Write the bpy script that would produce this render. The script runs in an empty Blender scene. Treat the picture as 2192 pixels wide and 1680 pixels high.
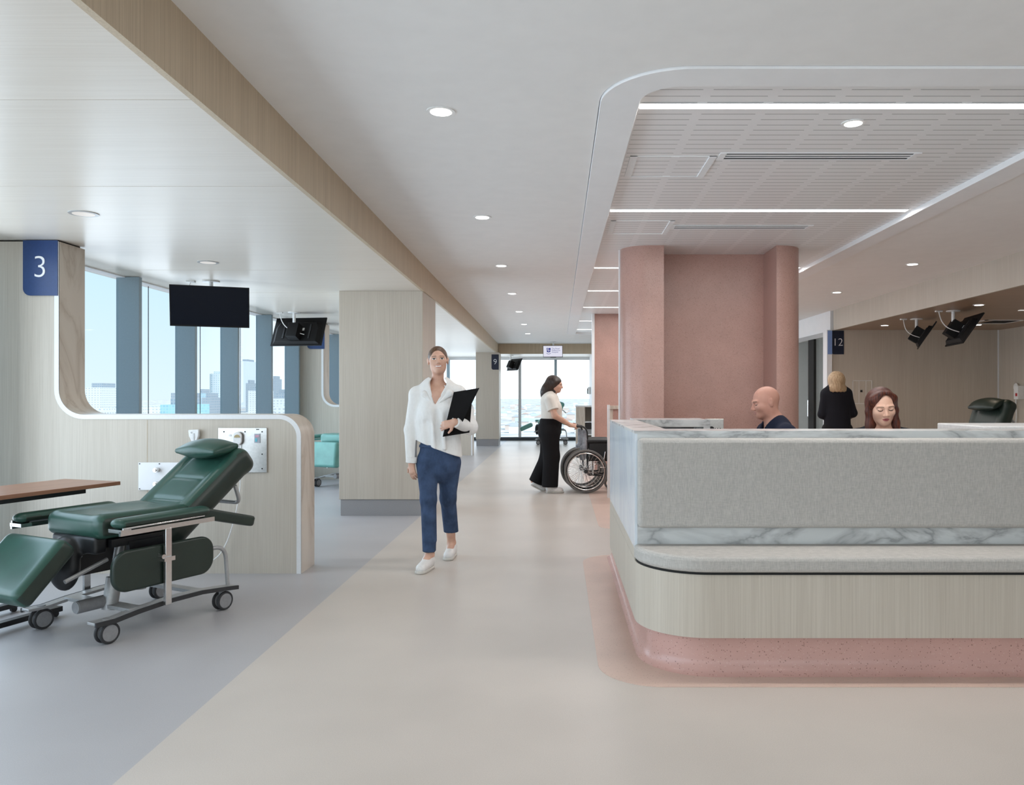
import bpy, bmesh, math, random
import numpy as np
from math import pi, sin, cos, radians as R
from mathutils import Vector as V, Matrix as M
from mathutils.geometry import tessellate_polygon
random.seed(7)
sc = bpy.context.scene
COL = sc.collection
# ------------------------------------------------------------------ camera, light, exposure
CAMZ = 1.35
FPX, PX0, PY0 = 1680.0, 1195.0, 848.0          # focal length and principal point, 2192x1680 frame
cam_data = bpy.data.cameras.new('camera'); cam = bpy.data.objects.new('camera', cam_data); COL.objects.link(cam)
cam.location = (0, 0, CAMZ); cam.rotation_euler = (pi/2, 0, 0)
cam_data.sensor_width = 36; cam_data.lens = 36*FPX/2192
cam_data.shift_x = -(PX0-1096)/2192; cam_data.shift_y = (PY0-840)/2192
cam_data.clip_end = 20000
sc.camera = cam
vs = sc.view_settings
vs.view_transform = 'Standard'; vs.look = 'None'; vs.gamma = 1; vs.use_curve_mapping = False; vs.exposure = -0.17
sc.cycles.use_denoising = True
sc.cycles.max_bounces = 7; sc.cycles.diffuse_bounces = 4; sc.cycles.glossy_bounces = 3
sc.cycles.transparent_max_bounces = 12; sc.cycles.caustics_reflective = False; sc.cycles.caustics_refractive = False
sc.cycles.sample_clamp_indirect = 6

def build_world():
    w = bpy.data.worlds.new('sky'); sc.world = w; w.use_nodes = True
    nt = w.node_tree; nt.nodes.clear()
    out = nt.nodes.new('ShaderNodeOutputWorld'); bg = nt.nodes.new('ShaderNodeBackground')
    tc = nt.nodes.new('ShaderNodeTexCoord'); sep = nt.nodes.new('ShaderNodeSeparateXYZ')
    nt.links.new(tc.outputs['Generated'], sep.inputs[0])
    rz = nt.nodes.new('ShaderNodeValToRGB'); nt.links.new(sep.outputs['Z'], rz.inputs[0])
    e = rz.color_ramp.elements
    e[0].position = 0.0; e[0].color = (0.76, 0.86, 0.93, 1)
    e[1].position = 0.6; e[1].color = (0.42, 0.68, 0.98, 1)
    m = e.new(0.16); m.color = (0.60, 0.79, 0.92, 1)
    ry = nt.nodes.new('ShaderNodeMapRange'); nt.links.new(sep.outputs['Y'], ry.inputs['Value'])
    ry.inputs['From Min'].default_value = 0.90; ry.inputs['From Max'].default_value = 0.99
    mx = nt.nodes.new('ShaderNodeMix'); mx.data_type = 'RGBA'
    nt.links.new(ry.outputs[0], mx.inputs['Factor']); nt.links.new(rz.outputs[0], mx.inputs['A'])
    mx.inputs['B'].default_value = (1.5, 1.52, 1.6, 1)
    nt.links.new(mx.outputs['Result'], bg.inputs['Color']); bg.inputs['Strength'].default_value = 1.33
    nt.links.new(bg.outputs[0], out.inputs[0])
build_world()

def area_light(name, loc, rot, sx, sy, power, color, spread=pi):
    l = bpy.data.lights.new(name, 'AREA'); l.shape = 'RECTANGLE'; l.size = sx; l.size_y = sy; l.energy = power; l.color = color; l.spread = spread
    o = bpy.data.objects.new(name, l); o.location = loc; o.rotation_euler = rot; COL.objects.link(o)
    return o
DAY = (0.74, 0.87, 1.0)
# daylight entering through the glazing of the bays, the far end and an unseen glazed wall added behind the camera
for y0, y1, p in ((-4.6, 5.7, 232), (6.6, 12.5, 105), (13.3, 17.8, 85), (18.8, 23.6, 60)):
    area_light('window_daylight', (-4.12, (y0+y1)/2, 1.35), (0, -pi/2, 0), 2.2, y1-y0, p, DAY, pi if y0 < 0 else R(145))
area_light('window_daylight', (-1.6, 23.75, 1.3), (-pi/2, 0, 0), 5.0, 2.2, 36, (0.88, 0.94, 1.0))
area_light('window_daylight', (0.5, -4.7, 1.4), (pi/2, 0, 0), 8.6, 2.4, 92, (1, .985, .96))  # soft frontal fill, placed at the added rear glazing

# ------------------------------------------------------------------ helpers
def W(px, py, d):
    """point of the room seen at photo pixel (px,py) at depth d (used to take measurements)"""
    s = FPX/d
    return V(((px-PX0)/s, d, CAMZ-(py-PY0)/s))

class MB:
    def __init__(s): s.bm = bmesh.new()
    def _xf(s, vs_, m):
        if m is not None: bmesh.ops.transform(s.bm, matrix=m, verts=vs_)
    def box(s, a, b, m=None):
        c = [(a[i]+b[i])/2 for i in range(3)]; d = [abs(b[i]-a[i]) for i in range(3)]
        r = bmesh.ops.create_cube(s.bm, size=1, matrix=M.Translation(c) @ M.Diagonal((*d, 1)))
        s._xf(r['verts'], m); return s
    def cyl(s, a, b, r, r2=None, n=20, cap=True):
        a = V(a); b = V(b); d = b-a
        q = V((0, 0, 1)).rotation_difference(d.normalized()).to_matrix().to_4x4()
        bmesh.ops.create_cone(s.bm, cap_ends=cap, segments=n, radius1=r, radius2=r if r2 is None else r2, depth=d.length,
                              matrix=M.Translation((a+b)/2) @ q)
        return s
    def sph(s, c, r, sc_=(1, 1, 1), m=None, u=20, v=12):
        k = bmesh.ops.create_uvsphere(s.bm, u_segments=u, v_segments=v, radius=r, matrix=M.Translation(c) @ M.Diagonal((*sc_, 1)))
        s._xf(k['verts'], m); return s
    def tube(s, pts, r, n=10, closed=False, rounded=0):
        pts = [V(p) for p in pts]
        if rounded: pts = fillet(pts, rounded, closed)
        N = len(pts); rings = []; prev = None
        for i, p in enumerate(pts):
            if closed: t = (pts[(i+1) % N]-pts[i-1]).normalized()
            else: t = (pts[min(i+1, N-1)]-pts[max(i-1, 0)]).normalized()
            if prev is None:
                up = V((0, 0, 1)) if abs(t.z) < .9 else V((1, 0, 0)); x = t.cross(up).normalized()
            else:
                x = (prev - t*prev.dot(t)).normalized()
            prev = x; y = t.cross(x)
            rings.append([s.bm.verts.new(p+(x*cos(2*pi*k/n)+y*sin(2*pi*k/n))*r) for k in range(n)])
        for i in range(N if closed else N-1):
            a, b = rings[i], rings[(i+1) % N]
            for k in range(n): s.bm.faces.new((a[k], a[(k+1) % n], b[(k+1) % n], b[k]))
        if not closed:
            s.bm.faces.new(rings[0][::-1]); s.bm.faces.new(rings[-1])
        return s
    def torus(s, c, axis, Rr, r, n=40, k=10):
        ax = V(axis).normalized(); q = V((0, 0, 1)).rotation_difference(ax).to_matrix()
        return s.tube([V(c)+q @ V((Rr*cos(2*pi*i/n), Rr*sin(2*pi*i/n), 0)) for i in range(n)], r, k, True)
    def prism(s, poly, depth, f):
        """poly: 2D outline; f(u,v,w) -> 3D; extruded from w=0 to w=depth"""
        a = [s.bm.verts.new(f(u, v, 0)) for u, v in poly]; b = [s.bm.verts.new(f(u, v, depth)) for u, v in poly]
        n = len(poly)
        s.bm.faces.new(a[::-1]); s.bm.faces.new(b)
        for i in range(n): s.bm.faces.new((a[i], a[(i+1) % n], b[(i+1) % n], b[i]))
        return s
    def holed(s, outer, hole, z0, z1):
        """horizontal slab with a hole"""
        loops = [outer, hole]; flat = [p for l in loops for p in l]
        tri = tessellate_polygon([[V((x, y, 0)) for x, y in l] for l in loops])
        A = [s.bm.verts.new((x, y, z0)) for x, y in flat]; B = [s.bm.verts.new((x, y, z1)) for x, y in flat]
        for t in tri:
            try: s.bm.faces.new([A[i] for i in t]); s.bm.faces.new([B[i] for i in t][::-1])
            except ValueError: pass
        o = 0
        for l in loops:
            n = len(l)
            for i in range(n): s.bm.faces.new((A[o+i], A[o+(i+1) % n], B[o+(i+1) % n], B[o+i]))
            o += n
        return s

def fillet(pts, r, closed=False, seg=6):
    out = []; N = len(pts)
    for i, p in enumerate(pts):
        if not closed and i in (0, N-1): out.append(p); continue
        a = pts[i-1]; b = pts[(i+1) % N]
        da = a-p; db = b-p; rr = min(r, da.length*.49, db.length*.49)
        p0 = p+da.normalized()*rr; p1 = p+db.normalized()*rr
        for k in range(seg+1):
            t = k/seg; out.append(p0*(1-t)**2+p*2*t*(1-t)+p1*t*t)
    return out

def rrect(x0, y0, x1, y1, r, seg=10, corners=(1, 1, 1, 1)):
    """counter-clockwise rounded rectangle; corners: lower-left, lower-right, upper-right, upper-left"""
    if not isinstance(r, (tuple, list)): r = (r,)*4
    out = []
    for i, (cx, cy, sx, sy, a0) in enumerate(((x0, y0, 1, 1, pi), (x1, y0, -1, 1, 1.5*pi), (x1, y1, -1, -1, 0), (x0, y1, 1, -1, .5*pi))):
        if not corners[i] or r[i] <= 0: out.append((cx, cy)); continue
        for k in range(seg+1):
            a = a0+.5*pi*k/seg
            out.append((cx+sx*r[i]+r[i]*cos(a), cy+sy*r[i]+r[i]*sin(a)))
    return out

def finish(o, mat, smooth, bevel):
    mats = mat if isinstance(mat, (list, tuple)) else [mat]
    for m in mats: o.data.materials.append(m)
    if smooth:
        for p in o.data.polygons: p.use_smooth = True
        if smooth != 'all': o.data.set_sharp_from_angle(angle=R(38))
    if bevel:
        b = o.modifiers.new('edge', 'BEVEL'); b.width = bevel; b.segments = 3; b.limit_method = 'ANGLE'; b.angle_limit = R(50)
        b.harden_normals = False
def obj(name, mb, mat, parent=None, smooth=True, bevel=0, world=False):
    bm = mb.bm if isinstance(mb, MB) else mb
    bmesh.ops.recalc_face_normals(bm, faces=bm.faces[:])
    me = bpy.data.meshes.new(name); bm.to_mesh(me); bm.free()
    o = bpy.data.objects.new(name, me); COL.objects.link(o)
    finish(o, mat, smooth, bevel)
    if parent is not None: adopt(o, parent, world)
    return o
def wm(o):
    m = M.LocRotScale(o.location, o.rotation_euler, o.scale)
    return m if o.parent is None else wm(o.parent) @ o.matrix_parent_inverse @ m
def adopt(o, parent, world=False):
    o.parent = parent
    if world: o.matrix_parent_inverse = wm(parent).inverted()
def tag(o, label, cat, group=None, kind=None):
    o['label'] = label; o['category'] = cat
    if group: o['group'] = group
    if kind: o['kind'] = kind
    return o
def thing(name, label, cat, loc=(0, 0, 0), rz=0, group=None):
    o = bpy.data.objects.new(name, None); COL.objects.link(o); o.empty_display_size = .1
    o.location = loc; o.rotation_euler = (0, 0, rz)
    return tag(o, label, cat, group)
def solo(name, mb, mat, label, cat, loc, group=None, **k):
    """a thing that is one mesh; geometry given in world space, origin moved to loc"""
    bmesh.ops.translate(mb.bm, verts=mb.bm.verts[:], vec=-V(loc))
    o = obj(name, mb, mat, **k); o.location = loc
    return tag(o, label, cat, group)
def struct(name, mb, mat, parent=None, **k):
    o = obj(name, mb, mat, parent, **k)
    if parent is None: o['kind'] = 'structure'
    return o
def dup(root, loc, rz=None, label=None):
    r = root.copy(); COL.objects.link(r); r.location = loc
    if rz is not None: r.rotation_euler = (0, 0, rz)
    if label: r['label'] = label
    def kids(a, b):
        for ch in list(a.children):
            c = ch.copy(); COL.objects.link(c); c.parent = b; kids(ch, c)
    kids(root, r)
    return r
def text_mesh(body, size, m, depth=.002, align='CENTER', thin=0.):
    cu = bpy.data.curves.new('t', 'FONT'); cu.body = body; cu.size = size; cu.extrude = depth; cu.align_x = align; cu.offset = -size*thin; cu.align_y = 'CENTER'
    o = bpy.data.objects.new('t', cu); COL.objects.link(o)
    bpy.context.view_layer.update()
    me = bpy.data.meshes.new_from_object(o.evaluated_get(bpy.context.evaluated_depsgraph_get()))
    bpy.data.objects.remove(o); bpy.data.curves.remove(cu)
    b = MB(); b.bm.from_mesh(me); bpy.data.meshes.remove(me)
    bmesh.ops.transform(b.bm, matrix=m, verts=b.bm.verts[:])
    return b

# ------------------------------------------------------------------ materials
class Mat:
    def __init__(s, name, col=(.5, .5, .5), rough=.5, metal=0., spec=.5, coat=0.):
        s.m = bpy.data.materials.new(name); s.m.use_nodes = True; s.nt = s.m.node_tree
        s.b = s.nt.nodes['Principled BSDF']
        s.set('Base Color', (*col, 1)); s.set('Roughness', rough); s.set('Metallic', metal); s.set('Specular IOR Level', spec)
        if coat: s.set('Coat Weight', coat); s.set('Coat Roughness', .1)
    def set(s, k, v): s.b.inputs[k].default_value = v
    def n(s, t, **k):
        x = s.nt.nodes.new('ShaderNode'+t)
        for a, v in k.items(): setattr(x, a, v)
        return x
    def l(s, a, b): s.nt.links.new(a, b)
    def coord(s, scale=(1, 1, 1), rot=(0, 0, 0)):
        tc = s.n('TexCoord'); mp = s.n('Mapping'); s.l(tc.outputs['Object'], mp.inputs[0])
        mp.inputs['Scale'].default_value = scale; mp.inputs['Rotation'].default_value = rot
        return mp.outputs[0]
    def noise(s, vec, scale=1., detail=3., rough=.5, dist=0.):
        x = s.n('TexNoise'); s.l(vec, x.inputs['Vector']); x.inputs['Scale'].default_value = scale
        x.inputs['Detail'].default_value = detail; x.inputs['Roughness'].default_value = rough; x.inputs['Distortion'].default_value = dist
        return x.outputs['Fac']
    def ramp(s, fac, stops, const=False):
        x = s.n('ValToRGB'); s.l(fac, x.inputs[0]); e = x.color_ramp.elements
        if const: x.color_ramp.interpolation = 'CONSTANT'
        while len(e) < len(stops): e.new(.5)
        for i, (p, c) in enumerate(stops): e[i].position = p; e[i].color = (*c, 1)
        return x.outputs[0]
    def math(s, op, a, b=0., c=None):
        x = s.n('Math', operation=op)
        for i, v in enumerate((a, b, c)):
            if v is None: continue
            if isinstance(v, (int, float)): x.inputs[i].default_value = v
            else: s.l(v, x.inputs[i])
        return x.outputs[0]
    def mix(s, fac, a, b, mode='MIX'):
        x = s.n('Mix', data_type='RGBA', blend_type=mode)
        for k, v in (('Factor', fac), ('A', a), ('B', b)):
            i = [q for q in x.inputs if q.name == k and q.enabled][0] if k != 'Factor' else x.inputs[0]
            if isinstance(v, (int, float)): i.default_value = v
            elif isinstance(v, tuple): i.default_value = (*v, 1)
            else: s.l(v, i)
        return [q for q in x.outputs if q.name == 'Result' and q.enabled][0]
    def color(s, o): s.l(o, s.b.inputs['Base Color'])
    def bump(s, h, strength=.2, dist=.01):
        x = s.n('Bump'); s.l(h, x.inputs['Height']); x.inputs['Strength'].default_value = strength; x.inputs['Distance'].default_value = dist
        s.l(x.outputs[0], s.b.inputs['Normal'])

def flat(name, col, rough=.5, metal=0., spec=.5, coat=0., grain=.06, gs=60):
    """near-uniform surface with a faint procedural mottling"""
    m = Mat(name, col, rough, metal, spec, coat)
    f = m.noise(m.coord(), gs, 2)
    d = tuple(max(0, c*(1-grain)) for c in col); u = tuple(min(1, c*(1+grain)) for c in col)
    m.color(m.ramp(f, [(.3, d), (.7, u)]))
    return m.m
def wood(name, lo, hi, axis, rough=.45, fine=120, spec=.4):
    m = Mat(name, hi, rough, 0, spec)
    s1 = [fine]*3; s1[axis] = 1.6; s2 = [9]*3; s2[axis] = .35
    f1 = m.noise(m.coord(tuple(s1)), 1, 4, .65); f2 = m.noise(m.coord(tuple(s2)), 1, 2)
    f = m.math('ADD', m.math('MULTIPLY', f1, .75), m.math('MULTIPLY', f2, .25))
    m.color(m.ramp(f, [(.33, lo), (.62, hi)])); m.bump(f1, .05, .002)
    return m.m
def marble(name, base, vein, scale=1.6, stretch=(1, 1, 1), rough=.22):
    m = Mat(name, base, rough, 0, .5)
    c = m.coord(stretch)
    n1 = m.noise(c, scale, 5, .55, 1.6); v = m.math('ABSOLUTE', m.math('SUBTRACT', n1, .5))
    a = m.ramp(v, [(0., vein), (.02, tuple((p+q)/2 for p, q in zip(base, vein))), (.075, base)])
    n2 = m.noise(c, scale*.8, 3, .5, .8)
    m.color(m.mix(m.math('MULTIPLY', n2, .45), a, tuple(x*.72 for x in base)))
    return m.m
def terrazzo(name, base, scale, rough=.5, amount=.16):
    m = Mat(name, base, rough, 0, .4)
    c = m.coord()
    vo = m.n('TexVoronoi'); wob = m.n('TexNoise'); m.l(c, wob.inputs['Vector']); wob.inputs['Scale'].default_value = scale*1.3; wob.inputs['Detail'].default_value = 1
    va = m.n('VectorMath', operation='MULTIPLY_ADD'); m.l(wob.outputs['Color'], va.inputs[0]); va.inputs[1].default_value = (1.1/scale,)*3; m.l(c, va.inputs[2])
    m.l(va.outputs[0], vo.inputs['Vector']); vo.inputs['Scale'].default_value = scale
    sep = m.n('SeparateColor'); m.l(vo.outputs['Color'], sep.inputs[0])
    speck = m.math('LESS_THAN', vo.outputs['Distance'], .30)
    dark = m.math('MULTIPLY', speck, m.math('LESS_THAN', sep.outputs[0], amount))
    lite = m.math('MULTIPLY', speck, m.math('GREATER_THAN', sep.outputs[0], 1-amount))
    f = m.noise(c, 3, 3)
    bcol = m.ramp(f, [(.3, tuple(x*.93 for x in base)), (.7, tuple(min(1, x*1.05) for x in base))])
    a = m.mix(m.math('MULTIPLY', dark, .7), bcol, (.13, .06, .05))
    m.color(m.mix(m.math('MULTIPLY', lite, .22), a, (.80, .66, .60)))
    return m.m
def fabric(name, a, b, s=260):
    m = Mat(name, a, .95, 0, .1)
    f = m.noise(m.coord((s, s, s*.12)), 1, 2, .6); g = m.noise(m.coord((s*.12, s*.12, s)), 1, 2, .6)
    k = m.math('ADD', m.math('MULTIPLY', f, .62), m.math('MULTIPLY', g, .38))
    m.color(m.ramp(k, [(.36, a), (.64, b)])); m.bump(k, .35, .003)
    return m.m
def cloth(name, col, rough=.9, s=9, spec=.2, var=.025, gs=160, bs=.5):
    m = Mat(name, col, rough, 0, spec)
    f = m.noise(m.coord((1, 1, .45)), s, 3); m.bump(f, bs, .03)
    g = m.noise(m.coord(), gs, 3)
    m.color(m.ramp(g, [(.3, tuple(x*(1-var) for x in col)), (.7, tuple(min(1, x*(1+var)) for x in col))]))
    return m.m
def vinyl(name, col, rough=.33):
    m = Mat(name, col, rough, 0, .5)
    f = m.noise(m.coord(), 420, 2); g = m.noise(m.coord(), 7, 2)
    m.bump(f, .06, .001)
    m.color(m.ramp(g, [(.3, tuple(x*.88 for x in col)), (.7, tuple(x*1.1 for x in col))]))
    return m.m
def glow(name, col, strength):
    m = Mat(name, (0, 0, 0), .4)
    m.set('Emission Color', (*col, 1)); m.set('Emission Strength', strength)
    return m.m
def hairmat(name, a, b):
    m = Mat(name, a, .42, 0, .4)
    f = m.noise(m.coord((150, 150, 9)), 1, 3); m.color(m.ramp(f, [(.35, a), (.65, b)])); m.bump(f, .6, .004)
    return m.m
def skin(name, col):
    m = Mat(name, col, .5, 0, .35)
    f = m.noise(m.coord(), 22, 3)
    m.color(m.ramp(f, [(.3, tuple(c*k for c, k in zip(col, (.95, .88, .87)))), (.7, tuple(min(1, c*1.05) for c in col))]))
    return m.m
def pane_mat():
    m = bpy.data.materials.new('window glass'); m.use_nodes = True; nt = m.node_tree; nt.nodes.clear()
    o = nt.nodes.new('ShaderNodeOutputMaterial'); t = nt.nodes.new('ShaderNodeBsdfTransparent'); g = nt.nodes.new('ShaderNodeBsdfGlossy')
    t.inputs[0].default_value = (.94, .98, .985, 1); g.inputs['Roughness'].default_value = .02
    x = nt.nodes.new('ShaderNodeMixShader'); lw = nt.nodes.new('ShaderNodeLayerWeight'); lw.inputs[0].default_value = .08
    mu = nt.nodes.new('ShaderNodeMath'); mu.operation = 'MULTIPLY'; mu.inputs[1].default_value = .15; nt.links.new(lw.outputs['Fresnel'], mu.inputs[0])
    nt.links.new(mu.outputs[0], x.inputs[0]); nt.links.new(t.outputs[0], x.inputs[1]); nt.links.new(g.outputs[0], x.inputs[2])
    nt.links.new(x.outputs[0], o.inputs[0]); return m
def slat_mat():
    m = Mat('slotted ceiling', (.72, .71, .70), .4)
    tc = m.n('TexCoord'); sp = m.n('SeparateXYZ'); m.l(tc.outputs['Object'], sp.inputs[0])
    fy = m.math('FRACT', m.math('DIVIDE', m.math('ADD', sp.outputs['Y'], .004), .0835))
    slot = m.math('LESS_THAN', fy, .075)
    fx = m.math('FRACT', m.math('DIVIDE', m.math('ADD', sp.outputs['X'], -.71), .338))
    land = m.math('GREATER_THAN', fx, .15)
    k = m.math('MULTIPLY', slot, land)
    m.color(m.mix(k, (.84, .84, .84), (.24, .24, .24)))
    m.bump(m.math('SUBTRACT', 1., k), .3, .004)
    return m.m
def city_mat(name, wall, glass, sx, sz, mortar=.18):
    m = Mat(name, wall, .7, 0, .3)
    tc = m.n('TexCoord'); sp = m.n('SeparateXYZ'); m.l(tc.outputs['Object'], sp.inputs[0])
    cb = m.n('CombineXYZ'); m.l(m.math('ADD', sp.outputs['X'], sp.outputs['Y']), cb.inputs[0]); m.l(sp.outputs['Z'], cb.inputs[1])
    br = m.n('TexBrick'); m.l(cb.outputs[0], br.inputs['Vector']); br.offset = 0
    br.inputs['Scale'].default_value = 1; br.inputs['Brick Width'].default_value = sx; br.inputs['Row Height'].default_value = sz
    br.inputs['Mortar Size'].default_value = mortar*sz; br.inputs['Color1'].default_value = (*glass, 1)
    br.inputs['Color2'].default_value = (*[g*1.25 for g in glass], 1); br.inputs['Mortar'].default_value = (*wall, 1)
    m.color(br.outputs['Color'])
    return m.m

WLO, WHI = (.475, .42, .35), (.565, .51, .435)
m_wood = wood('pale oak laminate upright grain', WLO, WHI, 2)
m_woodx = wood('pale oak laminate ceiling grain', (.66, .60, .525), (.73, .675, .60), 0, .32)
m_woodshade = wood('shaded oak laminate ceiling', (.27, .18, .12), (.36, .25, .17), 0, .35)  # same oak as the left soffit, dim alcove shade put into its colour
m_fascia = wood('oak laminate fascia', (.45, .355, .245), (.60, .49, .35), 2)
m_timber = marble('whitewashed timber edge', (.66, .59, .51), (.50, .42, .34), 2.6, (1, 1, .3), .4)
m_edge = flat('white edging', (.76, .76, .76), .35, grain=.015)
m_white = flat('white painted plaster', (.85, .85, .855), .75, grain=.015, gs=8)
m_ceil = flat('white ceiling paint', (.84, .83, .815), .8, grain=.015, gs=8)
m_slat = slat_mat()
def floormat(name, col, rough):
    m = Mat(name, col, rough, 0, .45)
    f = m.noise(m.coord(), 240, 2, .7); g = m.noise(m.coord(), 1.3, 3)
    k = m.math('ADD', m.math('MULTIPLY', f, .6), m.math('MULTIPLY', g, .4))
    m.color(m.ramp(k, [(.35, tuple(c*.9 for c in col)), (.65, tuple(c*1.08 for c in col))]))
    return m.m
m_floor = floormat('beige vinyl floor', (.545, .49, .44), .36)
m_floorb = floormat('grey vinyl floor', (.42, .405, .41), .36)
m_pinkf = terrazzo('pink speckled vinyl floor', (.62, .46, .385), 190, .38, .08)
m_pink = terrazzo('pink terrazzo panel', (.47, .285, .24), 140, .30, .26)
m_plinth = terrazzo('pink terrazzo plinth', (.57, .345, .30), 120, .25, .16)
m_skirt = flat('grey vinyl skirting', (.30, .295, .30), .4, grain=.12, gs=200)
m_marble = marble('grey white marble', (.70, .71, .70), (.30, .30, .30), 1.7, (.6, 1, 1.7))
m_marble_lit = marble('daylit marble side', (.74, .80, .86), (.60, .68, .77), 1.0, (1, .7, .5), .18)  # desk marble with bluish window light put into its base colour
m_fabric = fabric('grey woven upholstery', (.405, .385, .36), (.53, .505, .47))
m_green = vinyl('dark green vinyl', (.022, .072, .053))
m_teal = vinyl('teal vinyl', (.13, .33, .29), .4)
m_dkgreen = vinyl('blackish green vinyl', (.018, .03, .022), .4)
m_blackv = vinyl('black vinyl', (.012, .012, .013), .45)
m_chrome = flat('brushed chrome', (.72, .70, .68), .22, 1., grain=.03)
m_alu = flat('grey painted metal', (.42, .42, .42), .35, .3)
m_steel = flat('stainless plate', (.62, .60, .57), .35, .85)
m_black = flat('black plastic', (.012, .012, .013), .4)
m_grey = flat('grey plastic', (.28, .28, .285), .45)
m_wplastic = flat('white plastic', (.80, .80, .79), .35)
m_rubber = flat('black rubber', (.03, .03, .032), .6)
m_tyre = flat('grey tyre rubber', (.19, .18, .17), .7)
m_screen = Mat('dark screen', (.004, .006, .012), .12, 0, .12).m
m_tvback = flat('dark tv casing', (.007, .0065, .0065), .55, 0, .2)
m_navy = flat('navy sign panel', (.016, .045, .15), .35)
m_navyd = flat('dark navy sign panel', (.007, .012, .035), .35)
m_signw = flat('white lettering', (.85, .85, .85), .4)
m_mull = flat('blue grey mullion', (.27, .345, .395), .4, .1, grain=.02)
m_mulld = flat('charcoal frame', (.03, .035, .04), .4)
m_glass = pane_mat()
m_tabletop = wood('brown timber tabletop', (.25, .115, .065), (.36, .18, .11), 1, .3)
m_lamp = glow('lit diffuser', (1, .97, .92), 9)
m_strip = glow('lit linear diffuser', (1, .98, .96), 5)
m_folder = flat('black folder card', (.009, .008, .008), .8, 0, .12)
m_dark = flat('dark gap', (.01, .01, .01), .9)
# sun outside, behind the building: lights the city beyond the glass
sun = bpy.data.lights.new('sun', 'SUN'); sun.energy = 4.2; sun.angle = .01; sun.color = (1, .97, .92)
so = bpy.data.objects.new('sun', sun); COL.objects.link(so)
so.rotation_euler = V((-.55, .55, -.75)).to_track_quat('-Z', 'Y').to_euler()

HC, HS, HR = 2.82, 2.54, 2.48          # corridor ceiling, bay soffit on the left, bay soffit on the right
FX = -4.36                             # glass line of the left facade
YB, YE = -5.0, 24.0
def bulk(y): return -1.40-.0128*y      # face of the left bulkhead
up3 = lambda u, v, w: (u, v, w)
def slab(poly, z0, z1):
    return MB().prism(poly, z1-z0, lambda u, v, w: (u, v, z0+w))

# ---- floor
struct('floor', slab([(-1.55, YB), (8.2, YB), (8.2, YE), (-1.55, YE)], -.12, 0), m_floor, smooth=False)
struct('floor_bay', slab([(-4.5, YB), (-1.55, YB), (-1.55, YE), (-4.5, YE)], -.12, 0), m_floorb, smooth=False)
struct('floor_inlay', slab(rrect(.20, 3.64, 4.4, 6.68, .30), 0, .002), m_pinkf, smooth=False)
struct('floor_inlay', slab(rrect(.42, 7.98, 4.2, 14.3, .2), 0, .002), m_pinkf, smooth=False)
# ---- ceilings
outer = [(bulk(YB), YB), (4.72, YB), (4.72, 22), (bulk(22), 22)]
HX0, HY0, HX1, HY1 = .205, 3.49, 3.05, 18.7
hole = rrect(HX0, HY0, HX1, HY1, .42, 12)
struct('ceiling', MB().holed(outer, hole, HC, HC+.06), m_ceil, smooth=False)
struct('trim_1', MB().holed(rrect(HX0+.004, HY0+.004, HX1-.004, HY1-.004, .415, 12), rrect(HX0+.2, HY0+.205, HX1-.2, HY1-.2, .2, 12), HC-.012, HC+.05), m_white, smooth=False, bevel=.003)
struct('ceiling_slats', slab([(HX0-.05, HY0-.05), (HX1+.05, HY0-.05), (HX1+.05, HY1+.05), (HX0-.05, HY1+.05)], HC+.03, HC+.06), m_slat, smooth=False)
struct('ceiling_bay', slab([(-4.5, YB), (bulk(YB), YB), (bulk(22)-.01, 22.02), (1.0, 22.02), (1.0, YE), (-4.5, YE)], HS, HS+.05), m_woodx, smooth=False)
struct('ceiling_alcove', slab([(4.72, YB), (8.2, YB), (8.2, 13.4), (4.72, 13.4)], HR, HR+.05), m_woodshade, smooth=False)
struct('roof', slab([(-4.6, YB), (8.2, YB), (8.2, YE+.1), (-4.6, YE+.1)], 3.2, 3.4), m_white, smooth=False)  # unseen slab added to keep sunlight from leaking inside
# bulkheads
b = slab([(bulk(YB)-.03, YB), (bulk(YB), YB), (bulk(22), 22), (bulk(22)-.03, 22)], HS-.004, 3.2)
struct('wall_bulkhead', b, m_fascia, smooth=False)
struct('wall_bulkhead_end', MB().box((bulk(22)-.03, 22, HS-.004), (1.0, 22.04, 3.2)), m_fascia, smooth=False)
struct('wall_bulkhead_right', MB().box((4.70, YB, HR-.004), (4.74, 13.4, 3.2)), m_wood, smooth=False)
# joints of the soffit sheets
for y in (3.15, 4.45, 7.4, 9.0):
    struct('trim_2', MB().box((-4.3, y, HS-.001), (bulk(y)-.03, y+.0025, HS)), m_wood, smooth=False)
# ---- walls of the corridor core, pink terrazzo, niche between two rounded ends
pts = [(1.05, 7.8), (1.05, 8.3), (2.17, 8.3), (2.17, 7.8)]
r = rrect(.635, 7.8, 2.46, 8.42, .27, 12)
n = len(r)//4
poly = r[:n]+pts+r[n:]
struct('wall_core', slab(poly, 0, HC+.03), m_pink)
struct('trim_7', MB().box((.622, 8.06, 0), (.636, 8.11, HC+.03)), m_white, smooth=False)
struct('wall_core_rear', MB().box((.66, 14.3, 0), (2.6, 14.45, HC+.03)), m_pink, smooth=False)
struct('trim_3', MB().box((.615, 14.26, 0), (.66, 14.47, HC+.03)), m_white, smooth=False)
# ---- right-hand alcove
struct('wall_alcove_back', MB().box((4.66, 13.4, 0), (7.7, 13.5, HR)), m_wood, smooth=False)
struct('wall_right', MB().box((7.52, YB, 0), (7.62, 13.4, HR)), m_wood, smooth=False)
struct('trim_4', MB().box((7.500, 13.385, 0), (7.52, 13.40, HR)), m_edge, smooth=False)
struct('trim_5', MB().box((4.575, 13.36, 0), (4.66, 13.56, HR)), m_white, smooth=False)
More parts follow.
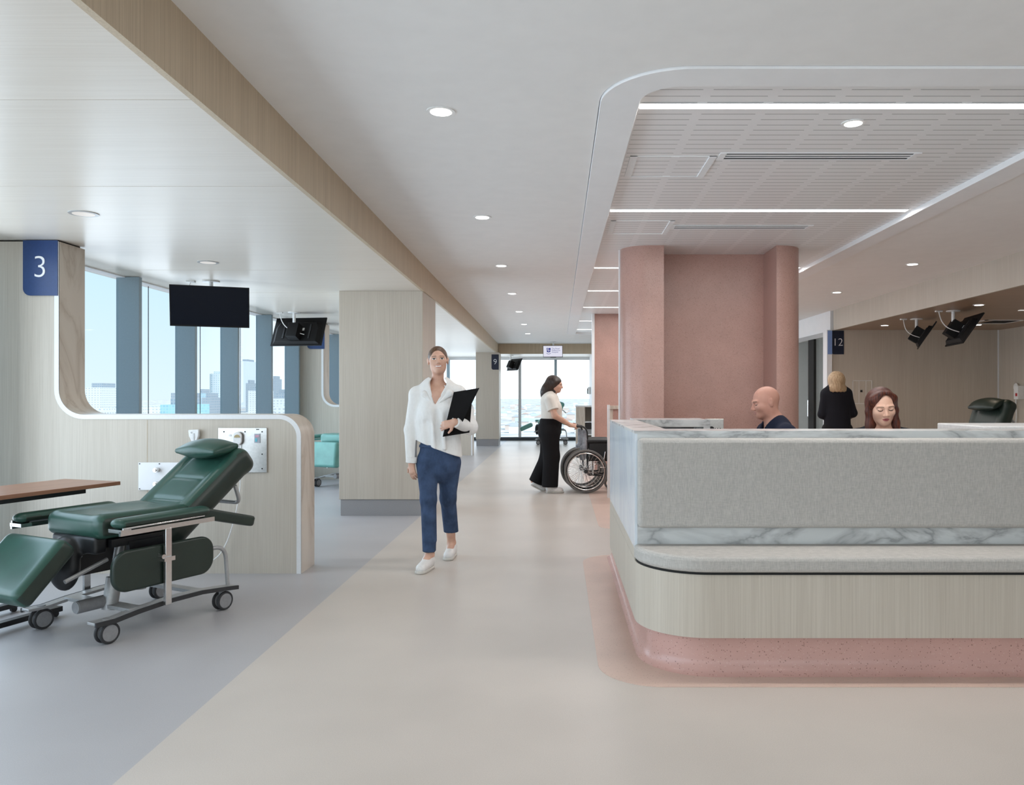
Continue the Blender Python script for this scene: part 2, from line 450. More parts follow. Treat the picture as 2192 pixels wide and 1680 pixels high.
# white wall and glazed door beyond the alcove
struct('wall_side_upper', MB().box((4.68, 13.5, 2.47), (4.78, 22, 3.2)), m_white, smooth=False)
struct('wall_side', MB().box((4.68, 15.6, 0), (4.78, 22, 2.47)), m_white, smooth=False)
struct('wall_side_room', MB().box((6.4, 13.5, 0), (6.5, 20, 3.2)).box((4.78, 19.9, 0), (6.4, 20, 3.2)), m_white, smooth=False)
area_light('side_room_lamp', (5.6, 15.5, 2.75), (0, 0, 0), 1.2, 2.4, 45, (1, .98, .95))
dr = thing('door_1', 'black framed glass door in the white wall left of the number 12 sign', 'door', (4.70, 14.45, 0)); dr['kind'] = 'structure'
obj('door_frame', MB().box((4.66, 13.56, 2.39), (4.74, 15.6, 2.47)).box((4.66, 15.54, 0), (4.74, 15.6, 2.39)), m_alu, dr, world=True, smooth=False)
obj('door_stile', MB().box((4.655, 14.30, 0), (4.70, 14.62, 2.39)), m_dark, dr, world=True, smooth=False)
obj('door_pane', MB().box((4.69, 13.56, 0), (4.70, 14.30, 2.39)).box((4.69, 14.62, 0), (4.70, 15.54, 2.39)), m_glass, dr, world=True, smooth=False)
obj('door_handle', MB().tube([(4.60, 14.45, .98), (4.60, 14.45, 1.28)], .014).cyl((4.60, 14.45, 1.09), (4.66, 14.45, 1.09), .012), m_chrome, dr, world=True)
# ---- far end
struct('wall_end', MB().box((.95, 20.9, 0), (1.02, YE, HS)), m_white, smooth=False)
struct('wall_back_core', MB().box((1.02, 21.9, 0), (4.7, 22, 3.2)), m_white, smooth=False)
# ---- left piers
def pier(x0, x1, y0, y1):
    struct('wall_pier', MB().box((x0, y0, .185), (x1, y1, HS)), m_wood, smooth=False, bevel=.004)
    struct('baseboard_pier', MB().box((x0+.015, y0+.015, 0), (x1-.015, y1-.015, .185)), m_skirt, smooth=False)
pier(-2.475, -1.53, 8.86, 9.78)
pier(-2.24, -1.61, 21.3, 22.0)
# ---- partitions between the bays
def partition(y0, th=.33, xe=-1.957, top=True):
    SH, xu, ro, ri = 1.21, -3.80, .17, .19
    def arc(cx, cz, r, a0, a1, n=10): return [(cx+r*cos(R(a0+(a1-a0)*k/n)), cz+r*sin(R(a0+(a1-a0)*k/n))) for k in range(n+1)]
    edge = [(xe, 0)]+arc(xe-ro, SH-ro, ro, 0, 90)+arc(xu+ri, SH+ri, ri, 270, 180)+[(xu, HS-.012)]
    def inset(p, e):
        out = []
        for i, q in enumerate(p):
            a = V(p[max(i-1, 0)]); c = V(p[min(i+1, len(p)-1)]); t = (c-a).normalized()
            out.append((q[0]-t.y*e, q[1]+t.x*e))
        return out
    inn = inset(edge, .012); lip = inset(edge, .034)
    w = struct('wall_partition', MB().prism([(FX+.02, 0)]+inn+[(FX+.02, HS-.012)], th-.012, lambda u, v, w: (u, y0+.006+w, v)), m_wood, smooth=False)
    def strip(a, bb, ya, yb):
        m = MB(); k = len(a)
        A = [m.bm.verts.new((p[0], ya, p[1])) for p in a]; B = [m.bm.verts.new((p[0], ya, p[1])) for p in bb]
        C = [m.bm.verts.new((p[0], yb, p[1])) for p in a]; D = [m.bm.verts.new((p[0], yb, p[1])) for p in bb]
        for i in range(k-1):
            for q, s in ((A, B), (B, D), (D, C), (C, A)): m.bm.faces.new((q[i], q[i+1], s[i+1], s[i]))
        for i in (0, k-1): m.bm.faces.new((A[i], B[i], D[i], C[i]))
        return m
    obj('timber_edge', strip(edge, inset(edge, .0125), y0+.002, y0+th), m_timber, w)
    obj('white_lipping', strip(edge, lip, y0, y0+.0065), m_edge, w)
    obj('shadow_gap', MB().box((FX+.02, y0+.03, HS-.012), (xu-.02, y0+th-.03, HS)), m_dark, w, smooth=False)
    return w
partition(5.97); partition(12.7); partition(17.9)
struct('trim_6', MB().box((-3.13, 5.9745, .0), (-3.127, 5.98, 1.17)), m_fascia, smooth=False)
# low screen of the wheelchair alcove
b = struct('wall_low_screen', MB().box((.72, 10.42, 0), (1.9, 10.47, 1.18)), m_pink, smooth=False)
obj('screen_post', MB().box((.655, 10.40, 0), (.685, 10.5, 1.235)), m_edge, b, smooth=False)
obj('timber_rail', MB().box((.685, 10.40, 1.18), (1.9, 10.5, 1.225)).box((.685, 10.41, 0), (.725, 10.48, 1.18)), m_timber, b, smooth=False)

# ---- glazing
def facade(idx, y0, y1, x=FX):
    w = thing('window_%d' % idx, 'full height glazing of the bay', 'window', (x, (y0+y1)/2, 0)); w['kind'] = 'structure'
    obj('window_sill', MB().box((x-.06, y0, 0), (x+.06, y1, .09)), m_mulld, w, world=True, smooth=False)
    obj('window_head', MB().box((x-.06, y0, HS-.012), (x+.06, y1, HS)), m_white, w, world=True, smooth=False)
    obj('pane', MB().box((x-.006, y0, .09), (x, y1, HS-.03)), m_glass, w, world=True, smooth=False)
    k0 = math.ceil((y0-7.79)/1.2); k1 = math.floor((y1-7.79)/1.2)
    for k in range(k0, k1+1):
        y = 7.79+1.2*k
        if k == k0:
            mu = obj('mullion', MB().box((x-.03, 0, .09), (x+.20, .055, HS-.005)), m_mull, w, world=True, smooth=False, bevel=.004)
            cb = obj('blind_cable', MB().cyl((x+.03, .5, .09), (x+.03, .5, HS-.03), .004, n=6), m_mulld, w, world=True)
        else:
            mu = mu.copy(); COL.objects.link(mu); cb = cb.copy(); COL.objects.link(cb)
        mu.location.y = y; cb.location.y = y
facade(1, YB, 5.99); facade(2, 6.29, 12.72); facade(3, 13.0, 17.92); facade(4, 18.2, YE)
w = thing('window_5', 'floor to ceiling glazing at the end of the corridor', 'window', (-1.6, YE, 0)); w['kind'] = 'structure'
obj('window_sill', MB().box((FX, YE-.06, 0), (.95, YE+.06, .10)), m_mulld, w, world=True, smooth=False)
obj('window_head', MB().box((FX, YE-.06, HS-.08), (.95, YE+.06, HS)), m_white, w, world=True, smooth=False)
obj('pane', MB().box((FX, YE, .10), (.95, YE+.006, HS-.08)), m_glass, w, world=True, smooth=False)
for k in range(4):
    x = -.08-1.09*k
    obj('mullion', MB().box((x-.04, YE-.16, .10), (x+.04, YE+.03, HS-.08)), m_mull if k != 1 else m_alu, w, world=True, smooth=False)
w = thing('window_6', 'unseen glazing added behind the camera for frontal light', 'window', (1.5, YB, 0)); w['kind'] = 'structure'  # unseen, added to let soft light in from the front
obj('window_sill', MB().box((FX, YB-.06, 0), (7.6, YB, .10)), m_mulld, w, world=True, smooth=False)
obj('pane', MB().box((FX, YB-.03, .10), (7.6, YB-.024, HS)), m_glass, w, world=True, smooth=False)
for k in range(8):
    obj('mullion', MB().box((-4+1.5*k, YB-.1, .10), (-3.93+1.5*k, YB+.05, HS)), m_mull, w, world=True, smooth=False)

# ---- the city outside, distance haze put into its pale colours
def ground_mat():
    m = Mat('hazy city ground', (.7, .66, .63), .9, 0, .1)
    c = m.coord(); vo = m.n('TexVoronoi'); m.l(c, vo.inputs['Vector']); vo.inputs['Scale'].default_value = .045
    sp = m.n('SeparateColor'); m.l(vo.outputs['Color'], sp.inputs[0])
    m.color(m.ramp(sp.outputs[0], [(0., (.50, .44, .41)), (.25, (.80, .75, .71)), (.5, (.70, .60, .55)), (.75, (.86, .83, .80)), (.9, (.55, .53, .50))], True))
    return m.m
struct('ground_outside', MB().box((-3000, -300, -29), (1500, 9000, -28)), ground_mat(), smooth=False)
cm = [city_mat('pale balcony tower', (.62, .66, .68), (.34, .45, .50), 3.2, 3.2, .3), city_mat('glassy tower', (.50, .60, .66), (.30, .46, .54), 2.6, 3.4, .16),
      city_mat('white block', (.74, .74, .74), (.40, .44, .48), 4, 3.2, .35), city_mat('grey block', (.40, .43, .47), (.25, .31, .37), 3, 3.4, .25),
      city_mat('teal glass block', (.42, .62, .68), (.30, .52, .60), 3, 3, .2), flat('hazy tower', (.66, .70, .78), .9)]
def building(px0, px1, py, Y, dep, mat, label, roof=None, rnd=False):
    Y, dep = Y*3.6, dep*3.6; roof = None if roof is None else roof*3
    x0, x1 = W(px0, 0, Y).x, W(px1, 0, Y).x; z = W(0, py, Y).z
    t = thing('street_building', label, 'building', ((x0+x1)/2, Y+dep/2, -28), group=None)
    w2 = (x1-x0)/2
    if rnd: obj('tower_wall', MB().prism(rrect(-w2, -dep/2, w2, dep/2, min(w2, dep/2)*.8), z+28, lambda u, v, w: (u, v, w)), mat, t)
    else: obj('tower_wall', MB().box((-w2, -dep/2, 0), (w2, dep/2, z+28)), mat, t, smooth=False)
    rh = roof or 6.0
    obj('roof_plant', MB().box((-w2*.62, -dep*.3, z+28), (w2*.7, dep*.3, z+28+rh)), cm[3] if roof is None else mat, t, smooth=False)
building(180, 217, 829, 300, 14, cm[2], 'white slab block with rows of balconies at the left edge of the window')
building(366, 390, 841, 280, 14, cm[3], 'grey office block with a white roof box behind the second mullion', 4)
building(343, 379, 866, 215, 20, cm[4], 'low turquoise glass building in front of the grey office block')
building(421, 430, 842, 300, 10, cm[1], 'narrow green glass tower just right of the second mullion')
building(432, 444, 851, 280, 12, cm[3], 'short dark grey block left of the round tower')
building(444, 479, 800, 320, 14, cm[0], 'tall round-cornered apartment tower with white balcony bands', 1.2, True)
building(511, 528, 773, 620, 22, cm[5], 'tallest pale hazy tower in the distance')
building(526, 533, 820, 400, 10, cm[3], 'thin dark tower beside the hazy tower')
building(531, 556, 836, 330, 16, cm[2], 'white apartment block with dark windows left of the fourth mullion')
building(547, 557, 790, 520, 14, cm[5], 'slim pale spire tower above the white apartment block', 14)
building(580, 590, 811, 450, 10, cm[3], 'slim brown-grey tower right of the fourth mullion')
building(586, 616, 842, 330, 16, cm[3], 'broad grey block in the last window strip')
building(585, 605, 853, 250, 12, cm[2], 'small white block in front of the broad grey block')
for px0, px1, py, Y, l in ((226, 262, 872, 230, 'low white roofed hall right of the slab block'), (300, 345, 870, 246, 'low white roofed hall left of the turquoise building'), (588, 614, 870, 200, 'low white roofed shed in the last window strip'), (186, 212, 879, 190, 'low pale roofed hall in front of the slab block')):
    building(px0, px1, py, Y, 16, cm[2], l, .6)
# suburb beyond the end window, washed-out glare put into its pale colours
hm = [flat('pale render', (.86, .83, .80), .9), flat('tan brick', (.72, .60, .54), .9), flat('grey render', (.70, .71, .72), .9)]
hr = [flat('pale roof', (.82, .80, .79), .9), flat('terracotta roof', (.68, .50, .44), .9), flat('slate roof', (.56, .58, .62), .9)]
hcache = {}; hpos = []
for k in range(80):
    for _ in range(200):
        Y = 560+1900*(k/80)**1.4+random.uniform(0, 110); X = random.uniform(-.125, .045)*Y
        if all((X-a_)**2+(Y-b_)**2 > 44**2 for a_, b_ in hpos): break
    hpos.append((X, Y))
    a, c = random.randrange(3), random.randrange(3)
    if (a, c) not in hcache:
        t = thing('suburban_house', 'low house with a pitched roof in the hazy suburb beyond the end window', 'house', (X, Y, -28), group='houses of the suburb')
        obj('house_wall', MB().box((-7, -6, 0), (7, 6, 5)), hm[a], t, smooth=False)
        obj('house_roof', MB().prism([(-7.5, 5), (7.5, 5), (0, 8)], 13, lambda u, v, w: (u, w-6.5, v)), hr[c], t, smooth=False)
        hcache[(a, c)] = t
    else: t = dup(hcache[(a, c)], (X, Y, -28))
    t.rotation_euler = (0, 0, random.choice((0, 1.57))); t.scale = (random.uniform(.6, 1.1),)*2+(random.uniform(.7, 1.2),)
# ------------------------------------------------------------------ implicit surfaces for bodies, clothes and cushions
def frame(z, y=(0, 1, 0)):
    z = V(z).normalized(); y = V(y); x = y.cross(z).normalized(); y = z.cross(x)
    return np.array((x, y, z))                   # rows: local axes in world
class SDF:
    def __init__(s): s.ops = []
    def add(s, f, lo, hi, k=.02, mode='u'): s.ops.append((f, np.array(lo, float), np.array(hi, float), k, mode)); return s
    def ell(s, c, r, A=None, k=.02, mode='u'):
        c = np.array(c, float); r = np.array((r,)*3 if isinstance(r, (int, float)) else r, float); m = r.max()
        def f(P):
            q = P-c
            if A is not None: q = q @ A.T
            k0 = np.sqrt(((q/r)**2).sum(-1)); k1 = np.sqrt(((q/(r*r))**2).sum(-1))+1e-9
            return k0*(k0-1)/k1
        return s.add(f, c-m, c+m, k, mode)
    def cone(s, a, b, ra, rb, k=.02, mode='u', axis=None, fac=1., flat=False):
        a = np.array(a, float); b = np.array(b, float); ba = b-a; L2 = (ba*ba).sum(); m = max(ra, rb)*max(1, 1/fac)
        ax = None if axis is None else np.array(axis, float)/np.linalg.norm(axis)
        def f(P):
            q = P-a; h = np.clip((q @ ba)/L2, 0, 1); q2 = q-h[..., None]*ba
            if ax is not None: q2 = q2+(q2 @ ax)[..., None]*ax*(fac-1)
            d = np.sqrt((q2*q2).sum(-1))-(ra+(rb-ra)*h)
            if ax is not None and fac > 1: d = d/(1+.35*(fac-1))
            if flat:
                u = ba/math.sqrt(L2); d = np.maximum(d, np.maximum((P-b) @ u, -(P-a) @ u if flat == 2 else -1))
            return d
        return s.add(f, np.minimum(a, b)-m, np.maximum(a, b)+m, k, mode)
    def box(s, c, h, r=.02, A=None, k=.01, mode='u'):
        c = np.array(c, float); h = np.array(h, float); m = np.linalg.norm(h) if A is not None else h
        def f(P):
            q = P-c
            if A is not None: q = q @ A.T
            q = np.abs(q)-(h-r)
            return np.sqrt((np.maximum(q, 0)**2).sum(-1))+np.minimum(q.max(-1), 0)-r
        return s.add(f, c-m, c+m, k, mode)
    def cut(s, p, nrm, k=.003):
        """remove everything on the side the normal points to"""
        p = np.array(p, float); nn = np.array(nrm, float)/np.linalg.norm(nrm)
        s.ops.append((lambda P: (P-p) @ nn, None, None, k, 'i')); return s
    def mesh(s, h, extra=None):
        us = [o for o in s.ops if o[4] == 'u']
        lo = np.min([o[1] for o in us], 0)-3*h-.012; hi = np.max([o[2] for o in us], 0)+3*h+.012
        n = np.ceil((hi-lo)/h).astype(int)+1
        F = np.full(n, 1., np.float32); ax = [lo[i]+h*np.arange(n[i]) for i in range(3)]
        for f, a, b, k, mode in s.ops:
            mg = k+2.5*h+.012
            if a is None: sl = [slice(0, m) for m in n]
            else:
                i0 = np.clip(np.floor((a-mg-lo)/h).astype(int), 0, n-1); i1 = np.clip(np.ceil((b+mg-lo)/h).astype(int)+1, 0, n)
                if (i1 <= i0).any(): continue
                sl = [slice(i0[i], i1[i]) for i in range(3)]
            P = np.stack(np.meshgrid(*[ax[i][sl[i]] for i in range(3)], indexing='ij'), -1)
            d = f(P).astype(np.float32); c = F[tuple(sl)]
            if mode == 'u':
                w = np.maximum(k-np.abs(c-d), 0)/max(k, 1e-6); F[tuple(sl)] = np.minimum(c, d)-w*w*k*.25
            else:
                d = d if mode == 'i' else -d
                w = np.maximum(k-np.abs(c-d), 0)/max(k, 1e-6); F[tuple(sl)] = np.maximum(c, d)+w*w*k*.25
        if extra is not None:
            P = np.stack(np.meshgrid(*ax, indexing='ij'), -1); F = F+extra(P).astype(np.float32)
        return nets(F, lo, h)
CORN = [(i, j, k) for i in (0, 1) for j in (0, 1) for k in (0, 1)]
EDG = [(a, b) for a in range(8) for b in range(a+1, 8) if sum(abs(CORN[a][t]-CORN[b][t]) for t in range(3)) == 1]
def nets(F, lo, h):
    S = F < 0
    cnt = sum(S[i:S.shape[0]-1+i, j:S.shape[1]-1+j, k:S.shape[2]-1+k].astype(np.int8) for i, j, k in CORN)
    act = (cnt > 0) & (cnt < 8); idx = np.argwhere(act)
    vid = np.full(act.shape, -1, np.int32); vid[tuple(idx.T)] = np.arange(len(idx))
    c = np.array(CORN); val = np.stack([F[tuple((idx+c[t]).T)] for t in range(8)], 1)
    acc = np.zeros((len(idx), 3)); num = np.zeros(len(idx))
    for a, b in EDG:
        fa, fb = val[:, a], val[:, b]; m = (fa < 0) != (fb < 0)
        t = np.where(m, fa/np.where(m, fa-fb, 1), 0)
        acc += np.where(m[:, None], c[a]+t[:, None]*(c[b]-c[a]), 0); num += m
    verts = lo+h*(idx+acc/num[:, None])
    faces = []
    for a in range(3):
        b, cc = (a+1) % 3, (a+2) % 3
        sl0 = [slice(1, -1)]*3; sl1 = [slice(1, -1)]*3
        sl0[a] = slice(0, S.shape[a]-1); sl1[a] = slice(1, S.shape[a])
        A, B = S[tuple(sl0)], S[tuple(sl1)]
        e = np.argwhere(A != B); off = np.array([1, 1, 1]); off[a] = 0; e = e+off
        fl = S[tuple(e.T)]
        eb = np.zeros(3, int); eb[b] = 1; ec = np.zeros(3, int); ec[cc] = 1
        q = np.stack([vid[tuple((e-o).T)] for o in (eb+ec, ec, 0*eb, eb)], 1)
        q[~fl] = q[~fl][:, ::-1]; faces.append(q)
    return verts, np.concatenate(faces)
def sdf_obj(name, S, h, mat, parent=None, world=True, origin=None, matfn=None, xf=None, extra=None):
    v, f = S.mesh(h, extra)
    mi = None
    if matfn is not None: mi = matfn(v[f].mean(1))
    if xf is not None: Mx = np.array(xf); v = v @ Mx[:3, :3].T+Mx[:3, 3]
    if origin is not None: v = v-np.array(origin)
    me = bpy.data.meshes.new(name); me.from_pydata(v.tolist(), [], f.tolist()); me.update()
    o = bpy.data.objects.new(name, me); COL.objects.link(o)
    for m in (mat if isinstance(mat, (list, tuple)) else [mat]): me.materials.append(m)
    me.polygons.foreach_set('use_smooth', [True]*len(me.polygons))
    if mi is not None: me.polygons.foreach_set('material_index', mi.astype(np.int32))
    if origin is not None: o.location = origin
    if parent is not None: adopt(o, parent, world)
    return o
# ------------------------------------------------------------------ reception desk with its upholstered bench
DX, DXR = .40, 3.45
desk = thing('reception_desk', 'long reception desk with a grey upholstered bench, marble counter and oak base', 'reception desk', (1.9, 4.9, 0))
def dk(name, mb, mat, **k): return obj(name, mb, mat, desk, world=True, **k)
pl = [p for p in rrect(.46, 3.82, DXR-.06, 6.6, (.30, .2, .2, .1), 12) if p[1] < 4.2]
m = MB(); rings = []
for z, e in ((.187, 0), (.07, 0), (.045, .006), (.025, .016), (.010, .030), (.002, .052)):
    q = rrect(.46-e, 3.82-e, DXR-.06, 6.6, (.30+e, .2, .2, .1), 12); q = [p for p in q if p[1] < 4.2]
    rings.append([m.bm.verts.new((x, y, z)) for x, y in [(.46-e, 6.6), (.46-e, 4.3)]+q])
for a, b_ in zip(rings, rings[1:]):
    for i in range(len(a)-1): m.bm.faces.new((a[i], a[i+1], b_[i+1], b_[i]))
m.box((.47, 4.2, .0), (.56, 6.6, .186))
dk('plinth', m, m_plinth)
# oak base: bench front with rounded corner, running back along the left side
base = rrect(DX, 3.78, DXR, 4.5, (.33, .33, 0, 0), 14)
dk('oak_base', slab([p for p in base if p[1] < 4.3]+[(DXR, 4.37), (DX+.19, 4.37), (DX+.19, 6.08), (DX, 6.08)], .185, .492), m_wood)
dk('oak_side', MB().box((DX+.001, 4.12, .492), (DX+.2, 6.08, .555)), m_wood, smooth=False)
seat_poly = [p for p in rrect(DX-.004, 3.755, DXR, 4.6, (.345, .33, 0, 0), 14) if p[1] < 4.4]+[(DXR, 4.12), (DX-.004, 4.12)]
dk('seat_board', slab([p for p in rrect(DX+.006, 3.768, DXR, 4.6, (.335, .33, 0, 0), 14) if p[1] < 4.4]+[(DXR, 4.12), (DX+.006, 4.12)], .492, .503), m_dark, smooth=False)
o = dk('seat_cushion', slab(seat_poly, .502, .578), m_fabric, bevel=.022)
dk('back_cushion', MB().box((DX+.012, 4.045, .668), (DXR-.02, 4.108, 1.133)), m_fabric, bevel=.024)
dk('marble_front', MB().box((DX+.014, 4.1075, .556), (DXR, 4.37, 1.155)).box((DX+.014, 4.37, .556), (DX+.19, 6.08, 1.155)), m_marble, smooth=False)
dk('marble_side', MB().box((DX, 4.107, .555), (DX+.014, 6.08, 1.157)), m_marble_lit, smooth=False)
dk('counter_top', slab([(DX-.001, 4.10), (DXR, 4.10), (DXR, 4.375), (DX+.195, 4.375), (DX+.195, 6.085), (DX-.001, 6.085)], 1.155, 1.169), m_marble, smooth=False)
# return shelf at the back left
dk('return_top', MB().box((DX+.195, 6.02, 1.115), (1.165, 6.5, 1.169)), m_marble, smooth=False)
dk('return_side', MB().box((1.115, 6.02, .55), (1.165, 6.5, 1.115)), m_marble, smooth=False)
dk('return_shelf', MB().box((DX+.195, 6.1, .70), (1.115, 6.5, .73)).box((DX+.195, 6.46, .7), (1.115, 6.5, 1.115)), m_grey, smooth=False)
dk('worktop', MB().box((DX+.19, 4.37, .87), (2.64, 4.72, .90)), m_white, smooth=False)
t = thing('metal_control_box', 'grey metal box with a black knob beside the marble return shelf', 'box', (1.235, 6.2, 1.05))
obj('box_body', MB().box((-.065, -.02, -.5), (.068, .06, .122)), m_steel, t, bevel=.003)
obj('knob', MB().cyl((-.032, -.05, .045), (-.032, -.02, .045), .019), m_black, t)
for k in range(3): obj('button', MB().cyl((.0+.02*k, -.024, .045), (.0+.02*k, -.018, .045), .005, n=10), m_black, t)
t = solo('white_counter', MB().box((2.655, 4.9, .0), (3.4, 5.5, 1.163)), m_wplastic, 'white counter block rising behind the right end of the reception desk', 'counter', (3.03, 5.2, 0), bevel=.008, smooth=False)

# ------------------------------------------------------------------ treatment recliners
def recliner(label, loc, rz, mat, side, back=38, leg=46, lift=0., group='treatment recliners'):
    t = thing('treatment_recliner', label, 'recliner chair', (0, 0, 0), 0, group)
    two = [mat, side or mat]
    def loft_plate(x, w_, pts, th):
        m = MB()
        return m.prism([(y, z) for y, z in pts]+[(y, z-th) for y, z in pts[::-1]], w_, lambda u, v, w: (x-w_/2+w, u, v))
    prof = [(-.47, .135), (-.36, .133), (-.22, .150), (.0, .165), (.2, .165), (.36, .150), (.47, .138)]
    for sx in (-1, 1):
        obj('base_rail', loft_plate(sx*.30, .07, prof, .016), m_alu, t, bevel=.004)
        obj('rail_bumper', loft_plate(sx*.338, .012, prof, .024), m_rubber, t)
        for y in (-.38, .38):
            c = obj('castor', MB().cyl((sx*.30, y, .09), (sx*.30, y, .137), .022).box((sx*.30-.036, y-.018, .05), (sx*.30-.03, y+.02, .10)), m_grey, t)
            for wx in (-.022, .022):
                obj('tyre', MB().torus((sx*.30+wx, y, .059), (1, 0, 0), .05, .0095, 28, 8), m_rubber, c)
                obj('wheel_disc', MB().cyl((sx*.30+wx-.008, y, .059), (sx*.30+wx+.008, y, .059), .046, n=28), m_grey, c, bevel=.003)
    obj('cross_bar', MB().box((-.30, -.25, .135), (.30, -.17, .155)), m_alu, t, smooth=False)
    obj('cross_bar', MB().box((-.30, .20, .135), (.30, .26, .155)), m_alu, t, smooth=False)
    obj('lift_column', MB().cyl((.08, -.22, .12), (.08, -.19, .30), .042).cyl((.08, -.19, .30), (.08, -.15, .52), .026), m_alu, t)
    obj('lift_column', MB().cyl((-.1, .1, .15), (-.1, .1, .5), .035), m_alu, t)
    obj('motor', MB().cyl((.06, -.40, .17), (.06, -.23, .17), .036).cyl((.06, -.405, .17), (.06, -.40, .17), .033), m_grey, t)
    obj('seat_frame', MB().box((-.22, -.30, .50), (.22, .2, .545)).box((-.24, -.25, .28), (-.21, .05, .52)).box((.20, -.2, .28), (.23, .05, .52)), m_black, t, smooth=False)
    # seat
    S = SDF()
    S.box((0, -.09, .62), (.25, .30, .066), .045)
    for sx in (-1, 1): S.cone((sx*.19, -.33, .645), (sx*.19, .15, .63), .045, .04, k=.03)
    S.ell((0, -.0, .70), (.15, .2, .03), k=.02, mode='s')
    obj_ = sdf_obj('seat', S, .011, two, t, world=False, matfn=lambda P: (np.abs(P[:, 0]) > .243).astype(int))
    # backrest in its own frame: y along the back, z out of it
    L = .80; bm_ = M.Translation((0, .085, .40)) @ M.Rotation(R(back), 4, 'X')
    S = SDF()
    S.box((0, L/2, .075), (.25, L/2, .078), .055)
    for sx in (-1, 1): S.cone((sx*.195, .10, .118), (sx*.195, L-.09, .120), .050, .048, k=.035)
    for y, hh in ((.20, .09), (.385, .095), (.58, .10)): S.box((0, y, .134), (.15, hh, .028), .026, k=.008)
    S.box((0, L-.06, .08), (.245, .06, .09), .06, k=.03)
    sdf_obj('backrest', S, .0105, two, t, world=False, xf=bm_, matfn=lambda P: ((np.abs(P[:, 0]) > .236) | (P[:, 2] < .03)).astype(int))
    pm = bm_ @ M.Translation((0, L-.095, .215)) @ M.Rotation(R(-min(back*.72, 40)), 4, 'X')
    S = SDF(); S.ell((0, 0, 0), (.19, .115, .062), k=.02); S.box((0, 0, 0), (.19, .105, .016), .014, k=.05)
    sdf_obj('head_pillow', S, .009, mat, t, world=False, xf=pm)
    obj('push_handle', MB().tube([(-.2, .60, -.01), (-.2, .56, -.13), (.2, .56, -.13), (.2, .60, -.01)], .013, rounded=.05), m_alu, t).matrix_local = bm_
    # leg rest
    lm = M.Translation((0, -.56, .585)) @ M.Rotation(pi, 4, 'Z') @ M.Rotation(R(-leg), 4, 'X')
    S = SDF(); S.box((0, .185, -.025), (.255, .185, .06), .04); S.ell((0, .18, .06), (.19, .15, .025), k=.02, mode='s')
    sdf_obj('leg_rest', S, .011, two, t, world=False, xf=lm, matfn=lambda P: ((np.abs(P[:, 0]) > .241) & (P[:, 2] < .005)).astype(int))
    obj('leg_rest_arm', MB().tube([(.12, -.26, .42), (.12, -.50, .34)], .012).tube([(-.12, -.26, .42), (-.12, -.50, .34)], .012), m_alu, t)
    S = SDF(); S.box((0, -.345, .52), (.2, .04, .05), .02, k=.03); S.ell((-.02, -.42, .41), (.12, .06, .15), k=.05)
    sdf_obj('hanging_flap', S, .011, m_blackv, t, world=False)
    # arms, side panels and posts
    for sx in (-1, 1):
        S = SDF(); S.cone((sx*.33, -.325, .65), (sx*.335, .19, .65), .048, .056, axis=(0, 0, 1), fac=1.75)
        S.box((sx*.335, -.07, .645), (.052, .28, .022), .02, k=.015)
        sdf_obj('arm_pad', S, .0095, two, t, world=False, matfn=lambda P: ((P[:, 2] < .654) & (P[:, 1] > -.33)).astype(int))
        am = M.Translation((sx*.335, .19, .64)) @ M.Rotation(R(-15), 4, 'X')
        S = SDF(); S.box((0, .19, -.002), (.05, .20, .034), .016)
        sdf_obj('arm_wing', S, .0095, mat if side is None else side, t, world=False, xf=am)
        obj('arm_rail', MB().box((sx*.335-.055, -.36, .60), (sx*.335+.055, -.30, .62)).box((sx*.335+sx*.035, -.36, .585), (sx*.335+sx*.05, .25, .612)).tube([(sx*.39, -.35, .625), (sx*.39, .17, .628), (sx*.36, .19, .628)], .006), m_chrome, t)
        obj('arm_post', MB().box((sx*.375-.011, -.085, .145), (sx*.375+.011, -.045, .59)), m_chrome, t, bevel=.003)
        obj('post_clamp', MB().box((sx*.36-.02, -.10, .40), (sx*.375+.02, -.03, .425)).cyl((sx*.39, -.1, .43), (sx*.345, -.1, .43), .013), m_chrome, t)
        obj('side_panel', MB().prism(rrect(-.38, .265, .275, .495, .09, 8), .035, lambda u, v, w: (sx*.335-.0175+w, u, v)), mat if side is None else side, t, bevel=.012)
        obj('rear_tube', MB().tube([(sx*.30, .22, .40), (sx*.30, .40, .40), (sx*.30, .42, .15)], .013, rounded=.08), m_alu, t)
    for c in t.children:
        if c.name.startswith(('arm_pad', 'arm_wing', 'arm_rail')) and min(v.co.x for v in c.data.vertices) < 0 and max(v.co.x for v in c.data.vertices) < 0: c.location += V((-.04, -.12, 0))
        if lift and not c.name.startswith(('base_rail', 'rail_bumper', 'castor', 'cross_bar', 'lift_column', 'motor', 'rear_tube')): c.location.z += lift
    t.location = loc; t.rotation_euler = (0, 0, rz)
    return t
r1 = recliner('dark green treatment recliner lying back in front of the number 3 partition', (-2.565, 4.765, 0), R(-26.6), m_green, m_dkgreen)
r2 = recliner('teal treatment recliner sitting upright, half hidden by the oak pier', (-3.17, 11.95, 0), R(-25), m_teal, None, 66, 84, .10)
r3 = recliner('green treatment recliner before the end window, behind the woman with the wheelchair', (-.18, 22.2, 0), R(-90), m_teal, None, 70, 24)
r4 = recliner('blackish green treatment recliner upright in the brown alcove at far right', (4.98, 9.35, 0), R(-72), m_dkgreen, None, 68, 60, .12)

# overbed table
T0 = V((-3.15, 4.70, 0)); ta = math.atan2(.316, -.95)   # long axis direction
t = thing('overbed_table', 'brown timber topped table on a black steel frame left of the green recliner', 'table', (-3.30, 4.70, 0), R(-18.4))
